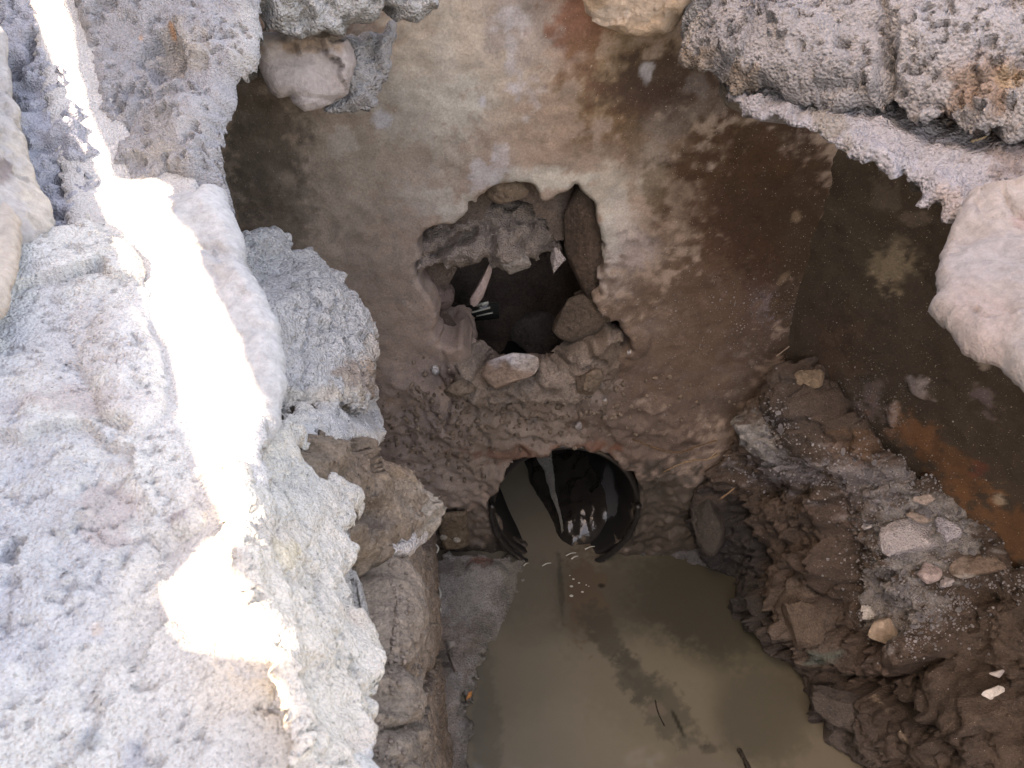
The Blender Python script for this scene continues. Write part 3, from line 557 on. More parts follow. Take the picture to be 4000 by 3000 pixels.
tag(surf('mortar_bed', [(860, 850), (950, 862), (1090, 872), (1130, 900), (1150, 950), (1250, 970), (1240, 1000), (1350, 1080), (1395, 1140), (1420, 1170), (1490, 1230), (1515, 1270), (1522, 1340), (1500, 1400), (1522, 1470), (1500, 1540), (1460, 1560), (1340, 1540), (1300, 1590), (1230, 1580), (1180, 1560), (1120, 1600), (1000, 1600), (850, 1500)],
         pz((950, 950, .93), (1500, 1350, .80), (1150, 1550, .90)), MO, (0.461, 0.454, 0.443), step=.0019, edge=.006, R=.016, thick=.10, big=(.014, 12), med=(.004, 60), nod=(.0030, 230), pits=(.006, 150, .28), fac=(13, .12, .0015), seed=57, key='L6',
         bumps=[(1060, 1080, 90, 130, 0, -.010, .2), (1180, 1250, 250, 200, 20, .008)], cracks=[([(1150, 1000), (1190, 1100), (1180, 1300), (1200, 1500)], 8, .008), ([(1180, 1150), (1300, 1260), (1380, 1300)], 7, .005)],
         paint=[(1480, 1360, 60, 90, (0.461, 0.391, 0.319), .6, .7), (1420, 1470, 110, 60, (0.243, 0.164, 0.106), .7, .7), (1200, 1540, 220, 50, (0.538, 0.479, 0.401), .7, .6), (1300, 1540, 60, 40, (0.614, 0.529, 0.425), .6, .6)]),
    'rough grey mortar bed sloping down between the white stone and the brown wall', 'mortar')
tag(surf('mortar_shelf', [(930, 1840), (1000, 1700), (1090, 1640), (1200, 1575), (1330, 1550), (1480, 1535), (1505, 1640), (1515, 1700), (1480, 1730), (1340, 1735), (1200, 1725), (1180, 1780), (1230, 1830), (1340, 1850), (1400, 1900), (1440, 1970), (1400, 2030), (1370, 2080), (1410, 2140), (1380, 2240), (1425, 2340), (1440, 2390), (1480, 2400), (1480, 2440), (1520, 2470), (1515, 2530), (1480, 2560), (1485, 2640), (1450, 2680), (1470, 2720), (1480, 2790), (1460, 2820), (1510, 2840), (1510, 2900), (1480, 2980), (1480, 3150), (1380, 3200), (1230, 2900), (1110, 2500), (1000, 2250), (960, 2000)],
         pz((1000, 1850, 1.048), (1270, 2700, 1.049), (1500, 2300, .93)), M['near'], (.58, .54, .485), step=.0018, edge=.005, R=.009, thick=.10, big=(.006, 12), med=(.005, 55), nod=(.0010, 300), pits=(.004, 200, .26), fac=(13, .09, .001), seed=58, key='L7',
         cracks=[([(1180, 2170), (1250, 2230), (1250, 2400), (1290, 2500)], 9, .008), ([(1300, 2180), (1330, 2300), (1400, 2420)], 8, .006)],
         paint=[(1100, 1950, 130, 200, (.46, .46, .44), .6, .6), (1350, 1640, 160, 60, (.50, .50, .50), .7, .6), (1110, 2080, 90, 60, (.58, .52, .46), .6, .7), (1130, 2150, 60, 60, (.62, .53, .38), .6, .7), (1400, 2400, 100, 60, (.60, .52, .44), .6, .7), (1450, 2880, 60, 60, (.52, .45, .4), .5, .7), (1480, 2960, 50, 50, (.42, .47, .54), .7, .4)]),
    'cream crumbly mortar shelf along the right side of the sunlit strip', 'mortar')
# brown hollow with a protruding pale nosed stone under the shelf
tag(surf('clay_pocket', [(1120, 1690), (1300, 1700), (1540, 1720), (1600, 1790), (1640, 1850), (1690, 1950), (1712, 2040), (1705, 2090), (1640, 2130), (1560, 2190), (1450, 2260), (1350, 2280), (1280, 2000), (1150, 1850)],
         pz((1200, 1760, .95), (1600, 1900, .80), (1400, 2200, .87)), M['mud'], (.22, .165, .12), step=.0026, edge=.006, R=.02, thick=.12, big=(.022, 14), med=(.008, 60), nod=(.004, 120), pits=(.006, 80, .2), fac=(16, .15, .002), seed=59, key='clay',
         bumps=[(1470, 2010, 70, 60, 0, -.02)], paint=[(1670, 2010, 50, 120, (.42, .36, .29), .8, .7, -10), (1620, 1880, 40, 60, (.38, .32, .25), .6, .8), (1560, 1850, 90, 60, (.30, .21, .13), .6, .9), (1450, 1800, 200, 60, (.20, .14, .10), .6, .8), (1560, 1960, 70, 70, (.3, .24, .18), .5, .9), (1450, 2000, 90, 90, (.15, .115, .09), .6, .6)]),
    'brown clay pocket in the hollow under the cream mortar shelf', 'clay')
tag(surf('nose_stone', [(1535, 2185), (1550, 2140), (1600, 2085), (1660, 2050), (1705, 2040), (1715, 2080), (1690, 2130), (1655, 2165), (1620, 2192), (1570, 2202)],
         pz((1550, 2190, .80), (1700, 2040, .76), (1680, 2140, .74)), MO, (.50, .46, .43), step=.002, edge=.002, R=.014, thick=.07, big=(.006, 16), med=(.003, 70), nod=(.002, 200), seed=60, paint=[(1590, 2170, 60, 40, (.55, .5, .46), .8, .5)]),
    'pale beige stone nose jutting over the water left of the pipe', 'stone')
# block with two pale pebbles left of the pipe
blk = surf('brick_block', [(1715, 2020), (1820, 2010), (1835, 2100), (1830, 2150), (1730, 2160), (1712, 2100)], Plane((0, .965, 0), (1, .965, 0), (0, .955, 1)), M['rock'], (.15, .115, .08), step=.0028, edge=.002, R=.012, thick=.05, big=(.004, 20), med=(.002, 60), seed=61, key='blk')
tag(blk, 'brown squared block at the waterline left of the pipe', 'block')
for px, py in ((1733, 2095), (1785, 2105)):
    p, n = on('blk', px, py, .002); rock('pebble', p, (.008, .005, .008), M['rock'], (.3, .28, .24), seed=px, sub=2, flat=2, parent=blk)


# unseen sun blocker added left of the hole; its slot shapes the sunlit strip
LEFT = ['ledge', 'L3', 'L4', 'L5', 'L6', 'L7', 'L2']
def leftpt(px, py):
    best = None
    for k in LEFT:
        V_, X_, Y_, n_ = SURF[k]; d = (X_-px)**2+(Y_-py)**2; i = int(np.argmin(d))
        if d[i] < 625:
            z = (V_[i]-CAM)@FW
            if best is None or z < best[0]: best = (z, i, k)
    D = best[0] if best else (Pz(px, py, 1.055)-CAM)@FW
    return Pd(px, py, D)
ZS = 1.055
T = np.array([-SH[1], SH[0]]); 
if T[0] < 0: T = -T
NW = np.array([SH[0], SH[1], 0]); c0 = NW@Pz(700, 1400, ZS)+.5
slot = []
for q in STRIP:
    p = leftpt(q[0], q[1]); t = (c0-NW@p)/(NW@SUN); p = p+SUN*t; slot.append((p[:2]@T, p[2]))
slot = slot[::-1]
sa = np.array(slot); ar = .5*np.sum(sa[:, 0]*np.roll(sa[:, 1], -1)-np.roll(sa[:, 0], -1)*sa[:, 1]); tn = np.roll(sa, -1, 0)-np.roll(sa, 1, 0); tn /= np.linalg.norm(tn, axis=1)[:, None]
nin = np.stack([-tn[:, 1], tn[:, 0]], -1)*np.sign(ar); ins = np.array([.0026 if q[1] < 1500 else .0022 if (q[0] > 930 and q[1] < 2100) else (-.0030 if q[1] < 2560 else -.0055) for q in STRIP])[::-1]; slot = [tuple(q) for q in sa+nin*ins[:, None]]
outer = [(-1.6, .95), (.36, .95), (.34, 1.6), (.30, 2.66), (-1.55, 2.7)]
tris = geometry.tessellate_polygon([[Vector((*q, 0)) for q in outer], [Vector((*q, 0)) for q in slot]])
pts2 = outer+slot; o3 = np.array([[SH[0]*c0+T[0]*u, SH[1]*c0+T[1]*u, z] for u, z in pts2]); nn = len(pts2)
V = np.concatenate([o3, o3+SUN*.06]); F = [tuple(t) for t in tris]+[tuple(x+nn for x in t)[::-1] for t in tris]
for a, n_ in ((0, 5), (5, len(slot))):
    for k in range(n_): i, j = a+k, a+(k+1) % n_; F.append((i, j, j+nn, i+nn))
tag(mesh_obj('sun_blocker', V, F, M['soil'], None, np.tile([.3, .29, .28, 1], (len(V), 1)), smooth=False), kind='structure')

# ================================================================== TOP PIECES
tag(surf('mortar_crust', [(965, -250), (1770, -250), (1745, 30), (1700, 75), (1620, 105), (1560, 115), (1545, 70), (1520, 60), (1500, 100), (1400, 135), (1340, 150), (1200, 128), (1085, 140), (1030, 110), (990, 60)],
         pdp((1000, 0, .74), (1700, 0, .80), (1300, 130, .78)), MO, (0.344, 0.344, 0.344), step=.0026, edge=.006, R=.018, thick=.10, big=(.018, 14), med=(.007, 55), nod=(.0065, 140), pits=(.010, 80, .22), fac=(14, .12, .0015), seed=62, key='T1',
         cracks=[([(1520, -100), (1515, 70)], 12, .015)]), 'rough grey mortar crust hanging along the top edge, above the pink stone', 'mortar')
tag(surf('pink_stone', [(1005, 120), (1200, 110), (1350, 125), (1385, 190), (1398, 245), (1372, 320), (1365, 370), (1320, 400), (1260, 425), (1190, 437), (1150, 405), (1135, 375), (1090, 382), (1050, 350), (1020, 290), (998, 210)],
         pdp((1020, 200, .80), (1380, 240, .83), (1200, 420, .83)), ST, (.36, .315, .30), step=.0024, edge=.0012, R=.014, thick=.08, big=(.008, 14), med=(0.00192, 60), nod=(.0012, 90), fac=(15, .16, .0012), seed=63, paint=[(1200, 170, 160, 40, (.27, .17, .10), .6, .8)],
         cracks=[([(1130, 378), (1200, 375), (1330, 395)], 8, .004)]), 'angular pinkish grey stone wedged under the top mortar crust', 'stone')
tag(surf('mortar_lump', [(1340, 120), (1500, 100), (1548, 60), (1552, 180), (1545, 270), (1505, 340), (1480, 390), (1440, 425), (1360, 420), (1300, 432), (1270, 425), (1330, 330), (1350, 240)],
         pdp((1380, 200, .87), (1540, 150, .88), (1350, 420, .88)), MO, (.34, .33, .33), step=.0026, edge=.005, R=.02, thick=.09, big=(.012, 14), med=(.005, 60), nod=(.0055, 150), pits=(.006, 90, .25), fac=(18, .15, .001), seed=64), 'grey mortar lump hanging right of the pink stone', 'mortar')
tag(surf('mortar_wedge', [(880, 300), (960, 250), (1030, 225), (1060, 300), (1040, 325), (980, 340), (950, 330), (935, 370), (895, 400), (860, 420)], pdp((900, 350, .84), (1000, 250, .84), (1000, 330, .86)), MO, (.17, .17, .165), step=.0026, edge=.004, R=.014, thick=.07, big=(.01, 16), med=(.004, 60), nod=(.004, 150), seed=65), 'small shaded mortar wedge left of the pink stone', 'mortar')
tag(surf('tan_stone', [(2262, -250), (2255, 40), (2275, 95), (2330, 130), (2400, 155), (2480, 178), (2540, 176), (2620, 145), (2660, 90), (2760, 20), (2760, -250)],
         pdp((2280, 50, .86), (2650, 50, .83), (2500, 160, .87)), ST, (.40, .30, .22), step=.0024, edge=.0015, R=.022, thick=.12, big=(.008, 12), med=(0.0024, 60), nod=(.0012, 90), fac=(13, .12, .001), seed=66, paint=[(2350, 60, 90, 50, (.5, .42, .36), .6, .8), (2500, 20, 200, 60, (.48, .4, .34), .5, .7)]), 'rounded orange tan stone at the top edge left of the big mortar mass', 'stone')

# ================================================================== RIGHT RIM
tag(surf('mortar_mass', [(2700, -250), (2665, 0), (2655, 60), (2630, 130), (2605, 185), (2620, 215), (2680, 235), (2760, 260), (2800, 300), (2830, 330), (2900, 335), (3000, 345), (3060, 360), (3100, 405), (3170, 410), (3300, 395), (3330, 375), (3420, 375), (3480, 352), (3530, 400), (3600, 440), (3700, 445), (3800, 470), (4400, 460), (4400, -300)],
         pdp((2700, 100, .83), (3300, 350, .72), (3800, 0, .68)), MO, (0.206, 0.203, 0.214), step=.0018, edge=.005, R=.018, thick=.10, big=(.014, 11), med=(.004, 50), nod=(.0028, 240), pits=(.008, 170, .22), fac=(10, .14, .002), seed=67, key='R1',
         bumps=[(3000, 150, 330, 200, 20, .02), (3750, 120, 300, 200, 0, .012), (3470, 250, 40, 200, 10, -.015)], cracks=[([(3430, -80), (3462, 50), (3440, 110), (3490, 190), (3470, 270), (3520, 350)], 13, .012)],
         paint=[(2680, 230, 100, 70, (0.198, 0.158, 0.125), .7, .7), (2860, 320, 110, 50, (0.185, 0.139, 0.099), .6, .7), (3850, 330, 160, 110, (0.172, 0.112, 0.079), .7, .7), (3950, 300, 60, 40, (0.264, 0.198, 0.132), .6, .6), (3750, 100, 250, 160, (0.218, 0.228, 0.257), .6, .6), (2690, 60, 60, 90, (0.330, 0.323, 0.317), .5, .6)]),
    'large pitted grey mortar mass overhanging the top right of the pit', 'mortar')
tag(surf('mortar_lip', [(2830, 290), (2980, 290), (3120, 330), (3200, 330), (3300, 330), (3420, 300), (3500, 320), (3650, 370), (3900, 380), (4400, 350), (4400, 1000), (4000, 850), (3850, 830), (3740, 770), (3700, 715), (3640, 720), (3610, 660), (3560, 640), (3470, 632), (3430, 610), (3360, 615), (3330, 575), (3260, 530), (3160, 495), (3100, 440), (3020, 410), (2980, 400), (2900, 380)],
         pdp((3000, 400, .765), (4000, 480, .705), (3950, 850, .615)), MO, (0.247, 0.248, 0.274), step=.0023, edge=.0065, R=.014, thick=.08, big=(.016, 14), med=(.007, 50), nod=(.0024, 240), pits=(.004, 170, .3), fac=(12, .05, .0005), seed=68, key='R2',
         paint=[(3250, 480, 150, 40, (0.182, 0.166, 0.144), .7, .6, 30), (3850, 480, 220, 60, (0.119, 0.083, 0.068), .85, .6, 15), (3950, 620, 120, 100, (0.105, 0.072, 0.061), .6, .6), (3700, 740, 80, 50, (0.294, 0.245, 0.228), .6, .6)]),
    'pale mortar lip running diagonally under the big mortar mass', 'mortar')
tag(surf('hanging_crust', [(2790, 310), (2860, 325), (2990, 330), (3020, 370), (2975, 410), (2930, 440), (2880, 462), (2845, 440), (2800, 380)], pdp((2820, 350, .84), (3000, 350, .82), (2900, 450, .84)), M['rock'], (.16, .14, .125), step=.0024, edge=.003, R=.014, thick=.05, big=(.006, 16), med=(.002, 60), seed=69), 'brownish grey crust flap hanging below the pitted mass', 'mortar')
tag(surf('pale_boulder', [(3735, 765), (3800, 720), (3950, 690), (4400, 640), (4400, 1800), (4060, 1560), (3985, 1470), (3945, 1420), (3890, 1375), (3820, 1350), (3760, 1320), (3715, 1260), (3650, 1215), (3628, 1180), (3655, 1100), (3655, 1010), (3665, 950), (3710, 890), (3735, 840)],
         pdp((3750, 800, .64), (3700, 1200, .56), (4000, 1200, .53)), ST, (.235, .215, .21), step=.0020, edge=.0015, R=.012, thick=.07, big=(.012, 11), med=(0.004, 55), nod=(.0012, 90), fac=(12, .14, .001), seed=70, key='R3',
         paint=[(3900, 1000, 200, 120, (.20, .20, .215), .5, .7), (3850, 1250, 120, 140, (.25, .205, .195), .5, .7), (3990, 850, 40, 30, (.2, .14, .14), .6, .6)], cracks=[([(3920, 760), (3960, 820), (4100, 860)], 10, .006)]),
    'big pale pinkish boulder at the right border of the picture', 'boulder')
tag(surf('slate_chip', [(3470, 630), (3560, 640), (3640, 690), (3700, 720), (3745, 770), (3740, 830), (3700, 860), (3640, 810), (3600, 770), (3530, 760), (3540, 700)], pdp((3500, 650, .78), (3720, 760, .72), (3650, 800, .74)), M['rock'], (.13, .125, .12), step=.0024, edge=.004, R=.01, thick=.05, big=(.012, 20), med=(.005, 60), seed=71), 'dark grey chip of mortar tucked under the lip beside the pale boulder', 'mortar')
p0, n0 = on('R2', 3850, 545, .004)
twg = tube('dry_straw', [on('R2', 3790, 570, .003)[0], p0, on('R2', 3870, 512, .008)[0]], .0012, .0008, M['rock'], (.45, .36, .25)); tag(twg, 'pale dry straw lying on soil at the right rim', 'straw')

# ================================================================== MUD BANK
BP = Plane(Pz(2760, 2120, -.01), Pz(3360, 3020, -.01), Pd(3560, 1850, 1.2))
def Dz(px, py, z): return (px, py, (Pz(px, py, z)-CAM)@FW)
def Dp(px, py, pl, off): return (px, py, (pl.hit(px, py)-CAM)@FW-off)
BCTL = [Dz(2700, 2110, -.01), Dz(2780, 2190, -.01), Dz(2850, 2260, -.01), Dz(3020, 2520, -.01), Dz(3110, 2650, -.01), Dz(3230, 2850, -.01), Dz(3340, 3010, -.01), Dz(3560, 3400, -.01),
        Dp(2700, 1960, BW, .03), Dp(2780, 1830, BW, .03), Dp(2850, 1700, BW, .03), Dp(2940, 1540, BW, .04), (3060, 1420, 1.25), (3140, 1395, 1.245), Dp(3200, 1440, RW, .03), Dp(3360, 1640, RW, .04), Dp(3520, 1790, RW, .035), Dp(3740, 2010, RW, .03), Dp(4000, 2240, RW, .03), Dp(4400, 2600, RW, .03),
        Dz(3180, 2150, .20), Dz(3560, 2500, .22), Dz(3900, 2800, .28), Dz(4200, 3200, .34), (3180, 1700, 1.24)]
bank = surf('mud_bank', [(2680, 2090), (2700, 1960), (2780, 1830), (2850, 1700), (2940, 1540), (3060, 1420), (3140, 1395), (3200, 1440), (3260, 1540), (3360, 1640), (3520, 1790), (3740, 2010), (3900, 2150), (4060, 2290), (4400, 2600), (4400, 3400), (3560, 3400), (3330, 3010), (3230, 2850), (3110, 2650), (3020, 2520), (2920, 2400), (2820, 2280), (2780, 2180)],
     BP, M['mud'], (0.08, 0.06, 0.049), step=.0032, edge=.008, R=.02, thick=.12, big=(.030, 8), med=(.014, 26), nod=(.008, 42), pits=(.010, 50, .2), fac=(15, .45, .009), seed=80, back=(.6, .3, -.7), dctl=BCTL, key='bank', alpha=.85,
     bumps=[(3180, 1640, 120, 300, -35, .045, .2), (3000, 1750, 120, 220, -35, .02), (3420, 1720, 70, 150, -40, .02), (3560, 2120, 200, 240, -15, .03), (3620, 2400, 220, 260, -10, .025), (3180, 2080, 130, 260, -25, .03), (3120, 2420, 110, 230, -22, .05, .3), (2780, 2050, 70, 180, -20, .03, .2), (3560, 2560, 180, 90, -20, .04, .2), (3480, 2850, 230, 130, 25, .035), (3800, 2800, 160, 250, -35, .03), (2960, 2350, 80, 120, -30, .02), (3270, 2900, 90, 130, -30, .02)],
     cracks=[([(2700, 1960), (2760, 2150), (2800, 2260)], 26, .05), ([(2880, 1980), (2990, 2200), (3080, 2380), (3160, 2560)], 20, .045), ([(3340, 2130), (3350, 2330), (3370, 2560)], 14, .04), ([(3050, 2360), (3150, 2500), (3260, 2580)], 16, .03), ([(3250, 2640), (3450, 2720), (3700, 2850), (3850, 3000)], 26, .05), ([(3130, 1750), (3220, 1830), (3290, 1860)], 12, .02), ([(3100, 2160), (3200, 2260), (3200, 2420)], 10, .02), ([(3380, 2660), (3560, 2640), (3700, 2560)], 18, .04)],
     paint=[(3130, 1600, 110, 200, (0.075, 0.062, 0.056), .7, .5, -30), (3030, 1720, 60, 110, (0.278, 0.281, 0.281), .8, .7, -35), (3080, 1850, 160, 60, (0.227, 0.227, 0.252), .5, 1.1), (3420, 1900, 160, 130, (0.278, 0.265, 0.278), .65, 1.0, 35), (3600, 2080, 210, 150, (0.281, 0.281, 0.281), .75, .8, 30), (3520, 2330, 150, 160, (0.281, 0.281, 0.281), .6, 1.1), (3350, 2000, 160, 100, (0.111, 0.083, 0.071), .5, .8), (3400, 1750, 90, 60, (0.131, 0.072, 0.039), .6, .7, 40),
            (2850, 2150, 130, 260, (0.03, 0.028, 0.028, 0.35), .9, .4, -25), (2980, 2420, 110, 220, (0.036, 0.034, 0.033, 0.25), .85, .5, -35), (3120, 2620, 110, 190, (0.046, 0.039, 0.037, 0.25), .8, .5, -35), (3300, 2880, 150, 170, (0.075, 0.067, 0.065, 0.3), .8, .5, -35), (3180, 2450, 90, 190, (0.131, 0.104, 0.085), .7, .5, -25), (3600, 2820, 280, 180, (0.056, 0.045, 0.039), .6, .6), (3850, 2550, 160, 170, (0.07, 0.052, 0.041), .5, .6), (3450, 2560, 120, 100, (0.121, 0.089, 0.076), .6, .6), (3250, 2560, 50, 30, (0.04, 0.104, 0.098), .4, .9)])
tag(bank, kind='structure')
# pipe side mud shelf and wet grey silt patch
p, n = on('bank', 2800, 2100, 0)
tag(surf('wet_silt', [(2400, 2150), (2480, 2110), (2560, 2080), (2700, 2020), (2760, 2050), (2790, 2120), (2770, 2200), (2720, 2210), (2640, 2180), (2540, 2150)], pz((2450, 2150, .004), (2750, 2050, .03), (2750, 2200, .006)), M['mud'], (.09, .09, .095), step=.0024, edge=.01, R=.006, thick=.04, big=(.010, 14), med=(.005, 80), nod=(.003, 120), alpha=.12, seed=82, key='wsilt'), kind='structure')

# stones lying on the bank
def put(name, px, py, sz, col, label, cat='stone', rot=(0, 0, 0), seed=1, m=None, lift=.4, key='bank', nod=0, paint=(), sub=4, flat=10, alpha=1.0, fine=.045):
    p, n = on(key, px, py); D = (p-CAM)@FW; s = [x/FPX*D/2 for x in sz]
    c = p+n*(min(s)*lift)
    o = rock(name, c, s, m or M['rock'], col, rot, seed, sub, flat, paint=paint, nodule=nod, alpha=alpha, fine=fine); tag(o, label, cat); return o
A_ = math.radians
put('bank_slab', 3560, 2110, (230, 210, 110), (0.405, 0.392, 0.419), 'round flat grey mortar cake on the upper mud bank', 'mortar', (A_(35), A_(-25), 0), 3, MO, .3, nod=.12)
put('mortar_clod', 3720, 2060, (120, 110, 90), (0.405, 0.405, 0.459), 'bluish grey mortar clod beside the flat cake, close to the right wall', 'mortar', (0, 0, .5), 5, MO, nod=.2)
put('mortar_clod', 3405, 2045, (75, 55, 50), (0.419, 0.419, 0.446), 'small grey mortar clod left of the flat cake', 'mortar', (0, 0, .2), 6, MO, nod=.15)
put('flat_pebble', 3625, 1940, (110, 55, 50), (0.365, 0.311, 0.284), 'flat pinkish pebble high on the bank against the right wall', 'pebble', (.3, 0, .1), 7)
put('flat_pebble', 3600, 2020, (110, 50, 60), (0.324, 0.27, 0.243), 'thin brown pebble just above the flat mortar cake', 'pebble', (.3, .2, -.1), 8)
put('brown_stone', 3830, 2215, (270, 120, 150), (0.176, 0.135, 0.111), 'long brown stone with a chalky lower edge, below the right wall', 'stone', (.6, .2, .15), 9, lift=.2, paint=[(3800, 2265, 110, 18, (0.54, 0.513, 0.486), .8, .6, 5), (3750, 2200, 40, 50, (0.378, 0.324, 0.297), .6, .8)])
put('chalky_stone', 3640, 2230, (140, 90, 80), (0.446, 0.378, 0.378), 'chalky pink stone left of the long brown stone', 'stone', (0.54, 0.27, 0.405), 10)
put('chalky_stone', 3700, 2270, (80, 60, 60), (0.432, 0.405, 0.419), 'small chalky stone touching the long brown stone', 'stone', (.4, .2, .9), 11)
put('cream_stone', 3465, 2465, (165, 130, 110), (0.405, 0.331, 0.27), 'cream teardrop stone lying on the reddish mud shelf', 'stone', (.5, 0, -.5), 12, ST)
put('white_clod', 3400, 2390, (75, 65, 60), (0.62, 0.62, 0.62), 'whitish clod sitting above the cream teardrop stone', 'clod', (0, 0, .3), 13, MO, nod=.2, lift=.7)
put('white_shard', 3890, 2705, (110, 62, 40), (.62, .60, .58), 'bright white shard at the lower right of the bank', 'shard', (.8, 0, .3), 14, ST, lift=.9)
put('grey_shard', 3905, 2630, (70, 34, 30), (0.486, 0.459, 0.459), 'greyish shard just above the bright white one', 'shard', (.8, 0, .1), 15, ST, lift=.8)
put('knob_stone', 3160, 1480, (120, 130, 100), (0.23, 0.176, 0.128), 'rounded knob of mortar on the tip of the mud ridge near the corner', 'stone', (0, 0, 0), 16, M['rock'], .3, nod=.1)
put('dark_block', 2790, 2010, (150, 330, 120), (0.047, 0.041, 0.036), 'tall black wet block at the foot of the bank right of the pipe', 'block', (A_(45), A_(12), A_(15)), 17, alpha=.4, lift=.5)
put('mud_boulder', 3130, 2430, (190, 330, 150), (0.13, 0.099, 0.078), 'long brown boulder low on the bank beside the water', 'boulder', (A_(40), A_(10), A_(22)), 18, lift=.1, fine=.09, sub=5, nod=.12, m=M['mud'])
put('shore_stone', 3300, 2760, (260, 160, 140), (0.076, 0.065, 0.059), 'wet grey brown stone at the water edge near the bottom', 'stone', (A_(30), 0, A_(-35)), 22, lift=.1, alpha=.25, fine=.1, sub=5, nod=.1, m=M['mud'])

# crumbs: many loose grey mortar crumbs on the bank
protos = []
for k in range(8):
    v, f = rockverts(2, 100+k, 4, .2, .08); v = v*np.array([1, .8, .65])
    protos.append((v, f))
crumb_me = []
for k, (v, f) in enumerate(protos):
    c = .36+.14*random.random(); o = mesh_obj('mortar_crumb', v, f, MO, None, np.tile([c, c, c*1.08, 1], (len(v), 1)), origin=False)
    crumb_me.append(o.data); bpy.data.objects.remove(o)
CL = [(3500, 1900, 110, 60, 30), (3620, 2020, 140, 80, 45), (3480, 2090, 70, 70, 22), (3700, 2120, 90, 60, 18), (3430, 2210, 70, 60, 24), (3520, 2290, 90, 80, 40), (3480, 2360, 60, 60, 18), (3600, 2400, 90, 70, 30), (3730, 2330, 60, 70, 14), (3030, 1690, 40, 80, 18), (3090, 1830, 110, 40, 18), (3350, 1830, 80, 60, 16), (3540, 2480, 60, 40, 8), (3960, 2270, 60, 40, 8)]
rg = random.Random(5); cnt = 0
for (px, py, sx, sy, n_) in CL:
    for _ in range(n_):
        x = rg.gauss(px, sx*.75); y = rg.gauss(py, sy*.75); p, n = on('bank', x, y)
        V_, X_, Y_, _n = SURF['bank']
        if cnt >= 290: break
        r = rg.choice([7, 8, 9, 10, 12, 16])/FPX*((p-CAM)@FW)*rg.uniform(.8, 1.2)
        o = bpy.data.objects.new('mortar_crumb', rg.choice(crumb_me)); COL.objects.link(o); o.location = p+n*r*.35
        o.rotation_euler = (rg.random()*6, rg.random()*6, rg.random()*6); o.scale = (r, r, r*.9)
        tag(o, 'loose grey mortar crumb strewn over the mud bank on the right', 'crumb', 'loose mortar crumbs on the mud bank'); cnt += 1
def crumbs(name, key, clusters, col, rmin, rmax, m, seed=1, sub=1):
    r_ = random.Random(seed); v0, f0 = ICO[sub]; VV = []; FF = []; k = 0
    for (px, py, sx, sy, n_) in clusters:
        for _ in range(n_):
            x = r_.gauss(px, sx); y = r_.gauss(py, sy)
            VS, X_, Y_, n = SURF[key]; i = int(np.argmin((X_-x)**2+(Y_-y)**2))
            if (X_[i]-x)**2+(Y_[i]-y)**2 > 900: continue
            r = r_.uniform(rmin, rmax)*r_.uniform(.5, 1); s = np.array([r*r_.uniform(.7, 1.3) for _ in range(3)])
            VV.append(v0*s*(1+.25*np.sin(v0@np.array([3, 5, 7])*r_.uniform(1, 2)))[:, None]+VS[i]+n*r*.2); FF.append(f0+k*len(v0)); k += 1
    V = np.concatenate(VV); F = np.concatenate(FF); c = np.repeat(np.array([[cc*x_ for cc in col] for x_ in [r_.uniform(.75, 1.2) for _ in range(k)]]), len(v0), axis=0)
    return tag(mesh_obj(name, V, F, m, None, np.concatenate([c, np.ones((len(c), 1))], 1), smooth=True, origin=False), kind='stuff')
crumbs('fine_rubble', 'bank', [(px, py, sx*1.1, sy*1.1, n_*15) for px, py, sx, sy, n_ in CL]+[(3300, 2200, 350, 450, 60)], (.28, .28, .30), .0006, .0028, MO, 3)
crumbs('wall_crumbs', 'bw', [(3000, 1200, 160, 70, 330), (2800, 1330, 160, 90, 110), (2450, 1150, 150, 100, 90), (2000, 1650, 350, 90, 160), (1650, 1150, 60, 200, 120), (1650, 1500, 80, 160, 60), (2700, 1600, 200, 120, 60)], (.25, .235, .23), .0006, .0017, MO, 4)
crumbs('wall_crumbs', 'rw', [(3400, 1560, 100, 60, 160), (3480, 1640, 60, 60, 70), (3600, 1510, 40, 20, 40), (3330, 1500, 60, 120, 60), (3600, 1830, 120, 90, 80)], (.25, .235, .23), .0006, .0017, MO, 5)
crumbs('mud_crumbs', 'lw', [(1550, 2500, 110, 350, 1500)], (.26, .21, .17), .0006, .0026, M['mud'], 6)
crumbs('mud_crumbs', 'clay', [(1450, 1850, 130, 80, 160), (1500, 2000, 100, 60, 120)], (.24, .18, .135), .0006, .0018, M['mud'], 7)
crumbs('apron_crumbs', 'bw', [(1950, 1620, 330, 80, 420), (2250, 1560, 200, 60, 150), (1700, 1750, 120, 130, 200)], (0.203, 0.158, 0.121), .0018, .006, M['mud'], 8)

# ================================================================== THINGS IN THE HOLE
def hp(px, py, y):   # point on the vertical plane y
    d = ray(px, py); return CAM+d*(y/d[1])
def vplane(y, t=0): return Plane((0, y, .7), (1, y, .7), (0, y+t, 1.7))
tag(surf('cavity_mortar', [(1600, 960), (1650, 900), (1760, 850), (1850, 800), (1930, 770), (2080, 775), (2200, 760), (2205, 900), (2195, 1000), (2150, 990), (2120, 1010), (2020, 1020), (1960, 1060), (1910, 1010), (1850, 1050), (1760, 1060), (1700, 1020), (1640, 1080), (1600, 1060)],
         Plane(hp(1650, 950, 1.04), hp(2180, 950, 1.06), hp(1900, 1050, 1.03)), MO, (0.266, 0.224, 0.196), step=.0028, edge=.006, R=.02, thick=.12, big=(.022, 14), med=(.010, 50), nod=(.010, 110), pits=(.014, 60, .15), seed=90, back=(0, 1, 0), key='cm',
         cracks=[([(1850, 900), (1800, 930), (1770, 945)], 18, .03), ([(1740, 960), (1690, 1000)], 16, .03), ([(1925, 900), (1930, 1040)], 10, .02)]), 'rough brown mortar hanging inside the top of the wall hole', 'mortar')
